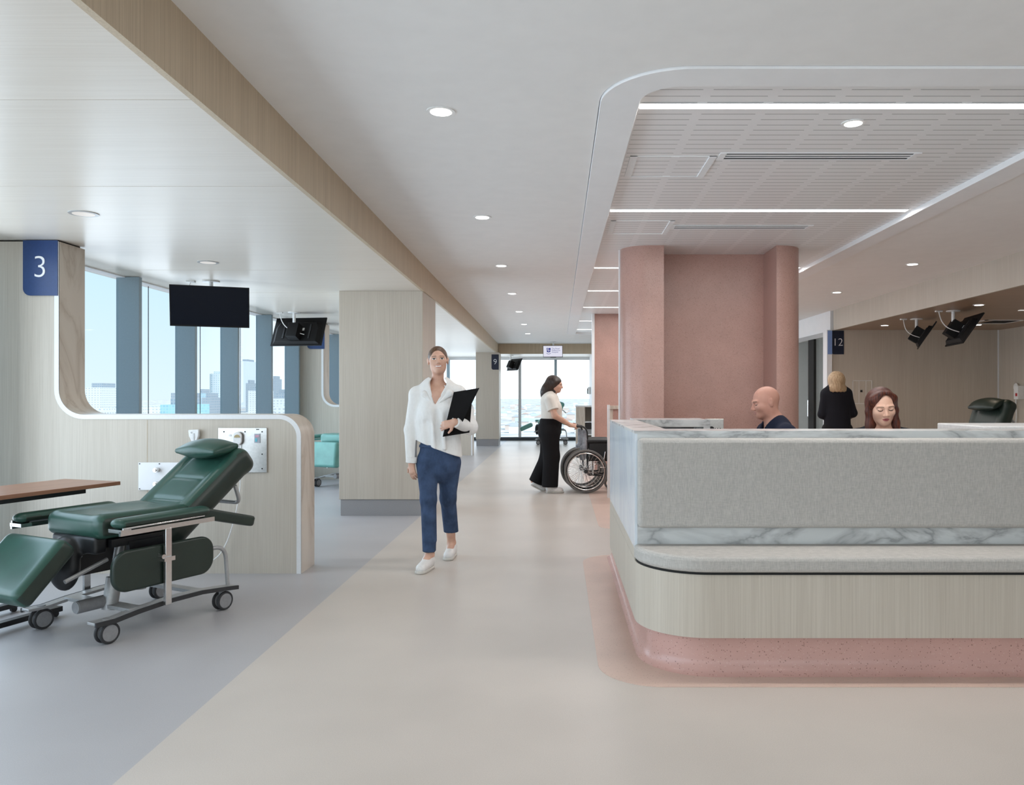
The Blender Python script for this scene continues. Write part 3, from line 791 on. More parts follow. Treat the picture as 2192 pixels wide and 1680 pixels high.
# local: y along the long axis toward the window wall, x across
obj('tabletop', MB().box((-.245, -.62, .765), (.245, .58, .79)), m_tabletop, t, bevel=.003)
obj('top_rail', MB().box((.15, -.5, .735), (.20, .36, .765)).box((-.20, -.5, .735), (-.15, .36, .765)), m_black, t, smooth=False)
obj('table_leg', MB().box((.14, -.36, .05), (.21, -.30, .735)), m_black, t, smooth=False)
obj('table_leg', MB().box((-.21, -.36, .05), (-.14, -.30, .735)), m_black, t, smooth=False)
obj('table_foot', MB().box((.15, -.6, .03), (.20, .2, .06)).box((-.2, -.6, .03), (-.15, .2, .06)).box((-.2, -.36, .03), (.2, -.31, .06)), m_black, t, smooth=False)
for x in (-.175, .175):
    for y in (-.57, .17): obj('castor', MB().cyl((x-.01, y, .018), (x+.01, y, .018), .018), m_rubber, t)

# ------------------------------------------------------------------ ceiling hung screens
def tv(label, pole, zc, c, nrm, w, h, name='ceiling_television', group='ceiling hung televisions', mscreen=None, cable=True, roll=0):
    c = V(c); n = V(nrm).normalized(); r = V((0, 0, 1)).cross(n).normalized(); u = n.cross(r)
    bx = c-n*.13-u*.06; pole = V((bx.x, bx.y, zc))
    t = thing(name, label, 'television', pole, 0, group)
    Mx = M(((r.x, u.x, n.x, c.x), (r.y, u.y, n.y, c.y), (r.z, u.z, n.z, c.z), (0, 0, 0, 1)))
    L = M.Translation(-pole) @ Mx
    def part(nm, mb, mat, par=t, **k):
        bmesh.ops.transform(mb.bm, matrix=L, verts=mb.bm.verts[:]); return obj(nm, mb, mat, par, **k)
    part('bezel', MB().box((-w/2, -h/2, -.018), (w/2, h/2, .0)), m_tvback, bevel=.003)
    part('screen', MB().box((-w/2+.010, -h/2+.016, -.002), (w/2-.010, h/2-.010, .0015)), mscreen or m_screen, smooth=False)
    m = MB(); m.prism([(-w*.46, -h*.46), (w*.46, -h*.46), (w*.46, h*.1), (w*.40, h*.32), (-w*.40, h*.32), (-w*.46, h*.1)], -.045, lambda a, b_, d: (a*(1+d*3), b_*(1+d*3), -.018+d))
    bc = part('back_casing', m, m_tvback, bevel=.004)
    part('wall_mount_rail', MB().box((w*.24, -h*.3, -.072), (w*.27, h*.2, -.06)).box((-w*.27, -h*.3, -.072), (-w*.24, h*.2, -.06)), m_black, bc, smooth=False)
    part('rating_label', MB().box((-w*.14, -h*.02, -.0655), (-w*.04, h*.07, -.063)), m_wplastic, bc, smooth=False)
    part('port_strip', MB().box((w*.08, -h*.22, -.066), (w*.19, -h*.18, -.063)), m_alu, bc, smooth=False)
    bx = bx-pole
    part('bracket', MB().box((-.08, -.17, -.20), (.08, .05, -.06)), m_tvback, bevel=.006)
    obj('pole', MB().cyl((0, 0, 0), (0, 0, min(bx.z+.03, -.05)), .021), m_wplastic, t)
    obj('ceiling_plate', MB().cyl((0, 0, -.012), (0, 0, 0), .085, n=28), m_wplastic, t)
    if cable:
        a = V((-.20, -.02, -.012))
        obj('power_box', MB().box(a-V((.045, .02, .008)), a+V((.045, .02, .012))), m_wplastic, t, bevel=.003)
        e = L @ V((-.13, -.08, -.075))
        mid = a.lerp(e, .5)
        pts = []
        for k in range(13):
            s_ = k/12; pts.append(a.lerp(e, s_)+V((-.07*sin(pi*s_), -.03*sin(pi*s_), -.05*sin(pi*s_))))
        obj('cable', MB().tube(pts, .006, 6), m_wplastic, t)
    return t, L
tv('black ceiling television facing the room in front of the window mullions', (-3.62, 8.25), HS, (-3.545, 7.99, 2.262), (.34, -.92, -.18), .745, .415)
tv('ceiling television seen from its black back, beside the oak pier', (-3.66, 11.05), HS, (-3.72, 11.27, 2.27), (.16, .93, -.42), .78, .45)
tv('small dark ceiling television against the bright end window', (-1.27, 23.0), HS, (-1.27, 22.95, 2.27), (.75, .5, -.42), .62, .38, cable=False)
tv('farther black ceiling television in the brown alcove, beside the pole of the nearer one', (5.25, 11.5), HR, (5.36, 11.4, 2.225), (.77, -.33, -.55), .68, .42)
tv('nearer black ceiling television tilted steeply in the brown alcove', (5.16, 10.4), HR, (5.36, 10.35, 2.215), (.82, -.15, -.55), .74, .46)
# hospital information display
m_dispw = glow('lit white display', (.80, .80, .93), 1.0); m_dispi = glow('display navy print', (.03, .04, .25), 1.0)
dz = HC
t, L = tv('bright hanging display showing a shield crest and hospital name', (-.215, 21.2), HC, (-.145, 21.1, 2.555), (-.10, -.985, -.12), .53, .315, name='information_display', group='', mscreen=m_dispw, cable=False)
def onscr(mb, nm, mat):
    bmesh.ops.transform(mb.bm, matrix=L, verts=mb.bm.verts[:]); return obj(nm, mb, mat, [c for c in t.children if c.name.startswith('screen')][0], smooth=False)
m = MB()
zz = .002
def quad(p): m.bm.faces.new([m.bm.verts.new((x, y, zz)) for x, y in p])
sx0, sy0 = -.115, .03
quad([(sx0-.055, sy0+.005), (sx0-.005, sy0+.005), (sx0-.005, sy0+.065), (sx0-.055, sy0+.065)])
quad([(sx0+.005, sy0+.005), (sx0+.055, sy0+.005), (sx0+.055, sy0+.065), (sx0+.005, sy0+.065)])
quad([(sx0-.055, sy0-.005), (sx0-.05, sy0-.035), (sx0-.005, sy0-.065), (sx0-.005, sy0-.005)])
quad([(sx0+.055, sy0-.005), (sx0+.005, sy0-.005), (sx0+.005, sy0-.065), (sx0+.05, sy0-.035)])
for k in range(6):
    a0, a1 = R(215+k*18.3), R(215+(k+1)*18.3)
    quad([(sx0+.075*cos(a0), sy0-.03+.075*sin(a0)), (sx0+.065*cos(a0), sy0-.03+.065*sin(a0)), (sx0+.065*cos(a1), sy0-.03+.065*sin(a1)), (sx0+.075*cos(a1), sy0-.03+.075*sin(a1))][::-1])
onscr(m, 'crest', m_dispi)
m = MB()
quad([(sx0-.04, sy0+.02), (sx0-.02, sy0+.02), (sx0-.02, sy0+.05), (sx0-.04, sy0+.05)]); bmesh.ops.translate(m.bm, verts=m.bm.verts[:], vec=(0, 0, .0008))
onscr(m, 'crest_inset', m_dispw)
for k, s_ in enumerate(('The Royal', 'Melbourne', 'Hospital')):
    onscr(text_mesh(s_, .052, M.Translation((-.03, .075-.047*k, .0022)), .0002, 'LEFT'), 'display_text', m_dispi)

# ------------------------------------------------------------------ bay number signs
def sign(txt, label, x0, x1, z0, z1, y, mat, r=.05, size=.2, side='LL', tx=.5):
    t = thing('bay_sign', label, 'sign', ((x0+x1)/2, y, z0), 0, 'bay number signs')
    w, h = x1-x0, z1-z0
    obj('sign_panel', MB().prism(rrect(-w/2, 0, w/2, h, r, 8, (side == 'LL', side == 'LR', 0, 0)), -.006, lambda u, v, d: (u, d, v)), mat, t, smooth=False)
    if txt: obj('sign_number', text_mesh(txt, size, M.Translation((-w/2+w*tx, -.0075, h*.5)) @ M.Rotation(pi/2, 4, 'X'), thin=.014), m_signw, t, smooth=False)
    return t
sign('3', 'navy wall sign reading 3 on the nearest oak partition', -4.068, -3.805, 2.115, 2.535, 5.969, m_navy, .055, .238, tx=.5)
sign('', 'plain navy sign edge showing below the back-turned television', -4.06, -3.78, 2.115, 2.535, 12.70, m_navy, .055)
sign('9', 'dark navy sign reading 9 on the far oak pier', -1.81, -1.615, 2.07, 2.485, 21.296, m_navyd, .05, .21)
t = sign('12', 'dark navy sign reading 12 at the corner of the brown alcove', 4.665, 4.875, 2.065, 2.468, 13.396, m_navyd, .04, .185)
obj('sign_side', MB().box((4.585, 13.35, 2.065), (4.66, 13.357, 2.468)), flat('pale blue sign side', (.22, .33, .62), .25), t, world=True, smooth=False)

# ------------------------------------------------------------------ things on the walls
t = thing('services_panel', 'stainless services panel with outlets behind the recliner headrest', 'wall panel', (-2.40, 5.97, .94), 0)
obj('panel_plate', MB().box((-.185, -.006, -.17), (.185, 0, .17)), m_steel, t, smooth=False, bevel=.002)
for x, z in ((-.14, .14), (.02, .14), (.15, .14), (.15, -.03), (.15, -.14), (-.15, -.14)): obj('screw', MB().cyl((x, -.009, z), (x, -.005, z), .005, n=8), m_dark, t)
obj('outlet', MB().box((-.10, -.010, .105), (-.085, -.005, .12)), m_wplastic, t, smooth=False)
obj('outlet', MB().box((-.03, -.010, .10), (-.015, -.005, .118)), m_dark, t, smooth=False)
obj('label_strip', MB().box((.105, -.008, .155), (.127, -.005, .161)), m_dark, t, smooth=False)
obj('keypad', MB().box((.093, -.012, .055), (.135, -.005, .125)), flat('grey keypad', (.38, .40, .46), .4), t, smooth=False)
obj('keypad_button', MB().box((.100, -.014, .065), (.114, -.011, .09)), flat('cyan button', (.12, .52, .62), .4), t, smooth=False)
obj('keypad_button', MB().box((.100, -.014, .10), (.128, -.011, .115)), flat('pink button', (.62, .34, .42), .4), t, smooth=False)
t = call_set = thing('call_handset', 'white rounded nurse call handset on the stainless services panel', 'handset', (-2.427, 5.953, 1.03), 0)
obj('handset_body', MB().prism(rrect(-.033, -.05, .033, .05, .032, 8), -.022, lambda u, v, d: (u, d, v)), m_wplastic, t, bevel=.006)
obj('handset_button', MB().prism([(.022*cos(R(a)), .022*sin(R(a))+.008) for a in range(0, 181, 20)], -.004, lambda u, v, d: (u, -.022+d, v)), flat('ochre button', (.42, .33, .16), .4), t)
t = thing('wall_hook', 'white forked plastic hook left of the stainless services panel', 'hook', (-2.755, 5.965, 1.05), 0)
obj('hook_body', MB().prism([(-.045, .045), (.035, .05), (.035, .0), (.012, -.06), (-.012, -.06), (-.04, .0)], -.03, lambda u, v, d: (u, d, v)), m_wplastic, t, bevel=.006)
obj('hook_slot', MB().box((-.004, -.033, -.03), (.004, -.029, .02)).cyl((-.02, -.033, .025), (-.02, -.029, .025), .006, n=10), m_alu, t)
t = thing('gas_outlet_plate', 'white square plate with two metal outlets low on the oak partition', 'wall panel', (-3.03, 5.97, .742), 0)
obj('plate', MB().box((-.16, -.008, -.105), (.16, 0, .105)), m_white, t, smooth=False, bevel=.002)
for z in (.05, -.055):
    obj('outlet_collar', MB().cyl((-.013, -.012, z), (-.013, -.05, z), .017).cyl((-.013, -.05, z), (-.013, -.062, z), .011), m_chrome, t)
for x, z in ((-.15, .095), (0, .095), (.15, .095), (-.15, -.095)): obj('screw', MB().cyl((x, -.011, z), (x, -.007, z), .004, n=8), m_dark, t)
obj('handset_cord', MB().tube([(-2.415, 5.945, 1.0), (-2.42, 5.94, .9), (-2.40, 5.94, .7), (-2.44, 5.94, .45), (-2.50, 5.93, .25), (-2.56, 5.90, .13), (-2.68, 5.86, .08)], .0045, 8, rounded=.1), m_wplastic, call_set, world=True)
# alcove wall items
t = thing('wall_access_panel', 'flush beige access panel with a small black lock in the brown alcove', 'wall panel', (5.19, 13.4, 1.42), 0)
obj('panel_plate', MB().box((-.165, -.004, -.2), (.165, 0, .2)), m_wood, t, smooth=False)
obj('panel_frame', MB().box((-.165, -.008, -.2), (-.157, 0, .2)).box((.157, -.008, -.2), (.165, 0, .2)).box((-.165, -.008, .192), (.165, 0, .2)).box((-.165, -.008, -.2), (.165, 0, -.192)).box((-.06, -.008, -.2), (-.054, 0, .2)).box((.06, -.008, -.2), (.066, 0, .2)), m_edge, t, smooth=False)
obj('lock', MB().box((-.035, -.012, -.0), (.0, -.003, .035)), m_black, t, smooth=False)
t = thing('wall_handset', 'white round headed handset with a hanging cord on the alcove side wall', 'handset', (7.51, 12.83, 1.5), 0)
obj('handset_body', MB().sph((-.03, 0, .0), .055, (.5, 1, 1.2)), m_wplastic, t)
obj('handset_cord', MB().tube([(-.02, 0, -.06), (-.02, .02, -.30), (-.03, -.02, -.45), (-.02, .02, -.62)], .008, 6, rounded=.08), m_wplastic, t)
t = thing('glove_dispenser', 'white dispenser box with a red print on the alcove side wall', 'dispenser', (7.51, 12.72, 1.42), 0)
obj('dispenser_body', MB().box((-.10, -.07, -.12), (0, .05, .10)), m_wplastic, t, bevel=.004)
obj('red_print', MB().box((-.103, -.05, -.07), (-.098, .0, -.02)), flat('red print', (.45, .03, .04), .5), t, smooth=False)
t = thing('sanitiser_dispenser', 'small white and black wall dispenser beside the end window', 'dispenser', (.945, 23.0, 1.5), 0)
obj('dispenser_body', MB().box((-.08, -.08, -.09), (0, .08, .12)), m_wplastic, t, bevel=.01)
obj('dispenser_nozzle', MB().box((-.1, -.05, .02), (-.08, .05, .08)).box((-.1, .05, -.08), (-.08, .09, .02)), m_black, t, smooth=False)
# open shelf unit far back
t = thing('shelf_unit', 'pale timber shelf unit with open compartments left of the pink rear wall', 'shelf', (.72, 21.4, 0))
obj('end_panel', MB().box((-.24, -.3, 0), (.0, .3, 1.09)), m_timber, t, smooth=False)
obj('carcass', MB().box((0, .25, 0), (.23, .3, 1.09)).box((0, -.3, 0), (.23, .3, .05)), m_wood, t, smooth=False)
obj('shelf_top', MB().box((-.24, -.31, 1.06), (.23, .3, 1.10)), m_edge, t, smooth=False)
for z in (.30, .64): obj('shelf_board', MB().box((0, -.3, z), (.23, .25, z+.03)), m_edge, t, smooth=False)
t = thing('storage_crate', 'grey and black crate in the middle compartment of the shelf unit', 'crate', (.835, 21.3, .33))
obj('crate_body', MB().box((-.10, -.17, 0), (.10, .12, .13)), m_grey, t, smooth=False)
obj('crate_lid', MB().box((-.10, -.17, .13), (.10, .12, .29)), m_black, t, smooth=False)

# ------------------------------------------------------------------ ceiling fittings
def spot_light(parent, power, col=(1, .94, .87), ang=125, z=-.02, size=.06):
    l = bpy.data.lights.new('lamp', 'SPOT'); l.energy = power; l.color = col; l.spot_size = R(ang); l.spot_blend = .9; l.shadow_soft_size = size
    o = bpy.data.objects.new('lamp', l); COL.objects.link(o); o.location = (0, 0, z); o.parent = parent
def downlight(label, x, y, z, r=.072, power=22, group='corridor ceiling downlights', on=True, col=(1, .98, .965), ang=125):
    t = thing('ceiling_downlight', label, 'downlight', (x, y, z), 0, group)
    m = MB(); [m.cyl((0, 0, -.005), (0, 0, .003), r+.004, n=40)]
    obj('trim_ring', m, m_wplastic if on else m_alu, t)
    obj('lamp_disc', MB().cyl((0, 0, -.0065), (0, 0, -.001), r*.78, n=32), m_lamp if on else m_ddif, t, smooth=False)
    if power: spot_light(t, power, col, ang)
    return t
m_ddif = glow('softly lit diffuser', (1, .97, .93), .75)
ords = ['nearest', 'second', 'third', 'fourth', 'fifth', 'sixth', 'farthest']
for k in range(7):
    y = 4.05+2.39*k
    downlight('%s of the seven round downlights in the corridor ceiling' % ords[k], -.605-.0075*(y-4), y, HC, .070)
for k, y in enumerate((8.73, 11.1)):
    downlight(('nearer' if k == 0 else 'farther')+' round downlight in the white ceiling right of the slotted panel', 3.94, y, HC, .070)
for y, x in ((1.6, -.59), (-.8, -.58), (-3.1, -.57), (1.6, 3.94), (4.05, 3.94), (6.36, 3.94), (-.8, 1.7), (-3.1, 1.7), (1.5, 1.7)):
    t = bpy.data.lights.new('corridor_lamp', 'SPOT'); t.energy = 22; t.color = (1, .98, .965); t.spot_size = R(125); t.spot_blend = .9; t.shadow_soft_size = .06
    o = bpy.data.objects.new('corridor_lamp', t); o.location = (x, y, HC-.02); COL.objects.link(o)
downlight('bright downlight set into the slotted ceiling behind the first light strip', 1.62, 4.31, HC+.03, .06, 30)
downlight('nearer steel rimmed downlight in the pale oak bay ceiling, left above the number 3 sign', -3.09, 5.11, HS, .085, 10, 'bay ceiling downlights', False)
downlight('farther steel rimmed downlight in the oak bay ceiling, above the facing television', -3.11, 6.97, HS, .085, 10, 'bay ceiling downlights', False)
for x, y, l in ((5.2, 9.7, 'nearest downlight in the brown alcove ceiling, right of the televisions'), (5.2, 12.5, 'downlight in the brown alcove ceiling left of the televisions'), (6.63, 12.4, 'downlight in the brown alcove ceiling under the square air diffuser')):
    downlight(l, x, y, HR, .065, 13, 'alcove ceiling downlights', True, (1, .80, .60))
def strip(label, y, x0, x1, z, power):
    t = thing('linear_light', label, 'ceiling light', ((x0+x1)/2, y, z), 0, 'linear light strips')
    w = (x1-x0)/2
    obj('strip_diffuser', MB().box((-w, -.032, -.006), (w, .032, .004)), m_strip, t, smooth=False)
    obj('strip_frame', MB().box((-w-.006, -.040, -.004), (w+.006, -.032, .004)).box((-w-.006, .032, -.004), (w+.006, .040, .004)), m_white, t, smooth=False)
    l = bpy.data.lights.new('lamp', 'AREA'); l.shape = 'RECTANGLE'; l.size = 2*w; l.size_y = .06; l.energy = power; l.color = (1, .98, .965)
    o = bpy.data.objects.new('lamp', l); COL.objects.link(o); o.location = (0, 0, -.012); o.parent = t
for k, (y, l) in enumerate(((4.05, 'nearest and widest glowing light strip in the slotted ceiling'), (6.33, 'second glowing light strip, in front of the pink column'), (9.15, 'third light strip, cut off by the left edge of the pink column'), (11.15, 'fourth light strip, left of the pink column'), (13.2, 'fifth light strip, left of the pink column'), (15.6, 'sixth light strip, far back in the slotted ceiling'), (17.6, 'last light strip at the far end of the slotted ceiling'))):
    strip(l, y, .425, 2.81, HC+.03, 34)
def vent(label, x0, x1, y, z, dep=.12):
    t = thing('slot_diffuser', label, 'air vent', ((x0+x1)/2, y, z), 0, 'slot air diffusers'); w = (x1-x0)/2
    obj('vent_frame', MB().box((-w-.04, -dep/2-.01, -.006), (-w, dep/2+.01, .004)).box((w, -dep/2-.01, -.006), (w+.04, dep/2+.01, .004)).box((-w, -dep/2-.01, -.005), (w, -dep/2, .004)).box((-w, dep/2, -.005), (w, dep/2+.01, .004)), m_white, t, smooth=False)
    obj('vent_slot', MB().box((-w, -dep/2, -.001), (w, dep/2, .002)), m_dark, t, smooth=False)
    for k in range(2): obj('vent_blade', MB().box((-w, -.03+.04*k, -.004), (w, -.012+.04*k, .0)), m_white, t, smooth=False)
vent('near three-slot air diffuser in the slotted ceiling', 1.04, 2.2, 4.9, HC+.03)
vent('far slot air diffuser in the slotted ceiling, just before the pink column', 1.03, 2.2, 6.95, HC+.03)
def hatch(label, x0, x1, y0, y1):
    t = thing('ceiling_hatch', label, 'access hatch', ((x0+x1)/2, (y0+y1)/2, HC+.03), 0, 'ceiling access hatches')
    w, h = (x1-x0)/2, (y1-y0)/2
    obj('hatch_frame', MB().box((-w, -h, -.007), (-w+.045, h, .002)).box((w-.045, -h, -.007), (w, h, .002)).box((-w, -h, -.004), (w, -h+.012, .002)).box((-w, h-.012, -.004), (w, h, .002)), m_white, t, smooth=False)
hatch('near access hatch in the slotted ceiling, left of the three-slot diffuser', .45, .99, 4.90, 5.36)
hatch('far access hatch in the slotted ceiling, left of the far slot diffuser', .45, 1.0, 6.70, 7.25)
t = thing('square_air_diffuser', 'flat air diffuser with dark louvres in the brown alcove ceiling', 'air vent', (6.62, 11.9, HR))
obj('diffuser_frame', MB().box((-.30, -.30, -.008), (.30, -.26, 0)).box((-.30, .26, -.008), (.30, .30, 0)).box((-.30, -.3, -.008), (-.26, .3, 0)).box((.26, -.3, -.008), (.30, .3, 0)), m_wplastic, t, smooth=False)
obj('diffuser_louvre', MB().box((-.1, -.2, -.006), (.26, .2, -.001)), m_dark, t, smooth=False)
t = thing('linear_light', 'thin light strip in the brown alcove ceiling at the right edge', 'ceiling light', (6.4, 10.3, HR), 0)
obj('strip_diffuser', MB().box((-.35, -.03, -.006), (.4, .03, 0)), m_ddif, t, smooth=False)

# ------------------------------------------------------------------ wheelchairs
def wheelchair(label, loc, group='parked wheelchairs', wd=.26):
    """faces +x; folded narrow; y across"""
    t = thing('wheelchair', label, 'wheelchair', (0, 0, 0), 0, group)
    for sy in (-1, 1):
        y = sy*wd/2
        w = obj('rear_wheel', MB().torus((0, y, .305), (0, 1, 0), .288, .017, 56, 8), m_tyre, t)
        obj('rim', MB().torus((0, y, .305), (0, 1, 0), .262, .009, 56, 6), m_black, w)
        obj('hand_rim', MB().torus((0, y+sy*.035, .305), (0, 1, 0), .255, .008, 56, 6), m_chrome, w)
        obj('hub', MB().cyl((0, y-.025, .305), (0, y+.03, .305), .028), m_black, w)
        m = MB()
        for k in range(28):
            a = 2*pi*k/28; b = a+(.5 if k % 2 else -.5)
            m.cyl((.026*cos(b), y+(.015 if k % 4 < 2 else -.015), .305+.026*sin(b)), (.262*cos(a), y, .305+.262*sin(a)), .0018, n=5)
        obj('spokes', m, m_chrome, w)
        yi = y-sy*.05
        obj('side_frame', MB().tube([(-.12, yi, .93), (-.02, yi, .92), (.02, yi, .86), (.03, yi, .25)], .012, rounded=.05).tube([(.03, yi, .49), (.42, yi, .49), (.50, yi, .45), (.56, yi, .14)], .012, rounded=.06).tube([(.03, yi, .25), (.42, yi, .25), (.42, yi, .49)], .012, rounded=.04).tube([(.03, yi, .70), (.36, yi, .70), (.40, yi, .49)], .011, rounded=.06), m_black, t)
        obj('push_grip', MB().cyl((-.15, yi, .932), (-.05, yi, .925), .017), m_rubber, t)
        S = SDF(); S.box((.20, yi, .725), (.19, .03, .026), .022)
        sdf_obj('armrest', S, .01, m_blackv, t, world=False)
        obj('skirt_guard', MB().box((.05, yi-.006, .50), (.38, yi+.006, .69)), m_blackv, t, smooth=False, bevel=.004)
        obj('brake_lever', MB().tube([(.24, y+sy*.0, .42), (.27, y-sy*.0, .58)], .008).cyl((.20, y, .36), (.28, y, .36), .01), m_chrome, t)
        c = obj('front_castor', MB().torus((.42, yi, .085), (0, 1, 0), .07, .015, 24, 8), m_tyre, t)
        obj('castor_fork', MB().box((.405, yi-.022, .08), (.435, yi-.017, .2)).box((.405, yi+.017, .08), (.435, yi+.022, .2)).box((.40, yi-.022, .19), (.44, yi+.022, .25)), m_grey, c, smooth=False)
        obj('footplate', MB().box((.53, yi-.04, .10), (.66, yi+.03, .115)), m_black, t, smooth=False)
    obj('cross_brace', MB().tube([(.1, -wd/2+.05, .25), (.1, wd/2-.05, .5)], .011).tube([(.1, wd/2-.05, .25), (.1, -wd/2+.05, .5)], .011).tube([(.32, -wd/2+.05, .25), (.32, wd/2-.05, .5)], .011), m_chrome, t)
    S = SDF(); S.box((.21, 0, .47), (.2, wd/2-.05, .03), .02); sdf_obj('seat_sling', S, .012, m_blackv, t, world=False)
    S = SDF(); S.cone((.0, -wd/2+.05, .68), (.0, wd/2-.05, .68), .02, .02, axis=(0, 0, 1), fac=.1); S.box((-.03, 0, .68), (.018, wd/2-.045, .20), .016, k=.02); S.box((-.05, 0, .55), (.03, wd/2-.06, .1), .02, k=.03)
    sdf_obj('back_sling', S, .012, flat('grey back sling', (.30, .31, .34), .6, grain=.4, gs=14), t, world=False)
    t.location = loc
    return t
wc1 = wheelchair('front wheelchair of the parked pair, with the woman\'s hands on its grips', (.385, 11.05, 0))
wc2 = dup(wc1, (.335, 11.50, 0), label='wheelchair parked behind the first one, mostly hidden by it')
# ------------------------------------------------------------------ people
m_skinA = skin('skin fair warm', (.62, .385, .285)); m_skinB = skin('skin rosy', (.50, .265, .20))
m_lip = flat('lips', (.45, .17, .14), .4); m_lipd = flat('lips deep', (.36, .09, .09), .4); m_lipm = flat('lips pale', (.40, .17, .14), .45)
m_eyew = flat('eye white', (.75, .73, .70), .25); m_iris = flat('dark iris', (.03, .018, .012), .2); m_brow = flat('brown brows', (.14, .075, .045), .7)
m_teeth = flat('teeth', (.85, .82, .77), .3); m_lash = flat('lashes', (.03, .018, .015), .6)
m_hairA = hairmat('brown hair pulled back', (.055, .026, .014), (.13, .07, .038))
m_hairB = hairmat('dark brown hair', (.018, .011, .009), (.055, .036, .028))
m_hairR = hairmat('auburn hair', (.020, .004, .0025), (.115, .026, .012))
m_hairY = hairmat('blonde hair', (.30, .19, .10), (.55, .40, .25))
m_blouse = cloth('white blouse cloth', (.80, .785, .76), .85, 11, .2, .02, 40, .7); m_tee = cloth('cream tee shirt cloth', (.76, .72, .66), .9)
m_jeans = cloth('blue denim', (.042, .068, .13), .85, 20, .2, .28, 13, .7); m_blackc = cloth('black trouser cloth', (.010, .009, .010), .9, 7)
m_jacket = cloth('black jacket cloth', (.010, .010, .014), .85, 7); m_scrub = cloth('dark navy scrubs cloth', (.010, .013, .03), .85, 8)
m_shoe = flat('white shoe leather', (.74, .72, .70), .45); m_sole = flat('pale rubber sole', (.58, .55, .50), .7)

class Head:
    def __init__(s, c, yaw=0, pitch=0, roll=0, sc_=1.):
        """yaw 0 faces the camera (-y), + turns to picture right; pitch + looks down"""
        m = M.Rotation(R(yaw), 3, 'Z') @ M.Rotation(R(pitch), 3, 'X') @ M.Rotation(R(roll), 3, 'Y')
        f = m @ V((0, -1, 0)); u = m @ V((0, 0, 1)); r = f.cross(u)
        s.c = V(c); s.f, s.u, s.r, s.k = f, u, r, sc_
        s.A = np.array((r, f, u))
    def p(s, x, y, z): return np.array(s.c+(s.r*x+s.f*y+s.u*z)*s.k)
    def loc(s, P): return (P-np.array(s.c)) @ s.A.T/s.k
    def e(s, S, c, r, k=.02, mode='u'): S.ell(s.p(*c), [q*s.k for q in ((r,)*3 if not isinstance(r, tuple) else r)], s.A, k*s.k, mode)
    def cn(s, S, a, b, ra, rb, k=.01, mode='u', **kw): S.cone(s.p(*a), s.p(*b), ra*s.k, rb*s.k, k*s.k, mode, **kw)
    def build(s, S, male=False, neck_to=None, smile=0., lids=False, nr=.046):
        s.e(S, (0, -.014, .024), (.0745, .096, .087))
        s.e(S, (0, .030, -.040), (.060 if male else .055, .062, .074), .035)
        s.e(S, (0, .058, -.090), (.030 if male else .024, .028, .022), .03)
        for x in (-1, 1):
            s.e(S, (x*(.047 if male else .040), .006, -.060), (.018 if male else .016, .032, .034 if male else .030), .03)
            s.e(S, (x*.038, .056, -.026-.0+.006*smile), (.024, .024, .022), .025)
            s.cn(S, (x*.014, .086, .017), (x*.046, .073, .018), .009, .008, .016)
            s.e(S, (x*.0315, .0955, -.001), (.018, .0165, .0125), .009, 's')
            s.e(S, (x*.0315, .0735, -.002), (.0145, .0135, .0135), .003)
            if lids: s.e(S, (x*.0315, .0755, .001), (.0165, .0135, .0125), .003)
            s.e(S, (x*.077, -.014, -.006), (.0075, .019, .031), .006); s.e(S, (x*.080, -.020, .004), (.008, .013, .022), .004)
            s.e(S, (x*.0865, -.006, .000), (.0065, .009, .015), .004, 's')
            s.e(S, (x*.0115, .095, -.036), (.0078, .011, .0078), .006)
        s.cn(S, (0, .084, .010), (0, .106, -.031), .0070, .0108, .011)
        s.e(S, (0, .0845, -.0565), (.022+.006*smile, .0115, .0058), .005)
        s.e(S, (0, .0825, -.0685), (.020+.005*smile, .0125, .0072), .005)
        s.e(S, (0, .098, -.0622), (.022+.006*smile, .010, .0016), .003, 's')
        if neck_to is not None:
            S.cone(s.p(0, -.022, -.055), neck_to, nr*s.k, (nr+.004)*s.k, .035)
    def mats(s, smile=0., closed=False, teeth=False, brow=True):
        """1 lips 2 eye white 3 iris 4 brow 5 teeth 6 lash"""
        def f(P):
            q = s.loc(P); x, y, z = np.abs(q[:, 0]), q[:, 1], q[:, 2]; mi = np.zeros(len(q), int)
            fr = (y > .055) & (np.abs(z) < .1)
            xl = .0215+.009*smile; lift = smile*.006*(x/.03)**2
            lip = fr & (x < xl) & (z-lift > -.0725+.0085*(x/xl)**2) & (z-lift < -.0535-.0075*(x/xl)**2)
            mi[lip] = 1
            if teeth: mi[fr & (x < xl*.75) & (z-lift < -.0585) & (z-lift > -.0665)] = 5
            ex = x-.0315
            if closed:
                mi[fr & (np.abs(ex) < .0145) & (z > -.0095+4*ex**2*6) & (z < -.0045+4*ex**2*6)] = 6
            else:
                mi[fr & ((ex/.0145)**2+((z+.001)/.0062)**2 < 1)] = 2
                mi[fr & (ex**2+(z+.001)**2 < .0062**2)] = 3
                mi[fr & (np.abs(ex) < .0165) & (z > .0035-8*ex**2) & (z < .0075-8*ex**2)] = 6
            if brow: mi[(y > .04) & (x > .013) & (x < .051) & (z > .0170+.10*(x-.013)-(x-.013)**2*3.0) & (z < .0215+.10*(x-.013)-(x-.013)**2*3.0)] = 4
            return mi
        return f
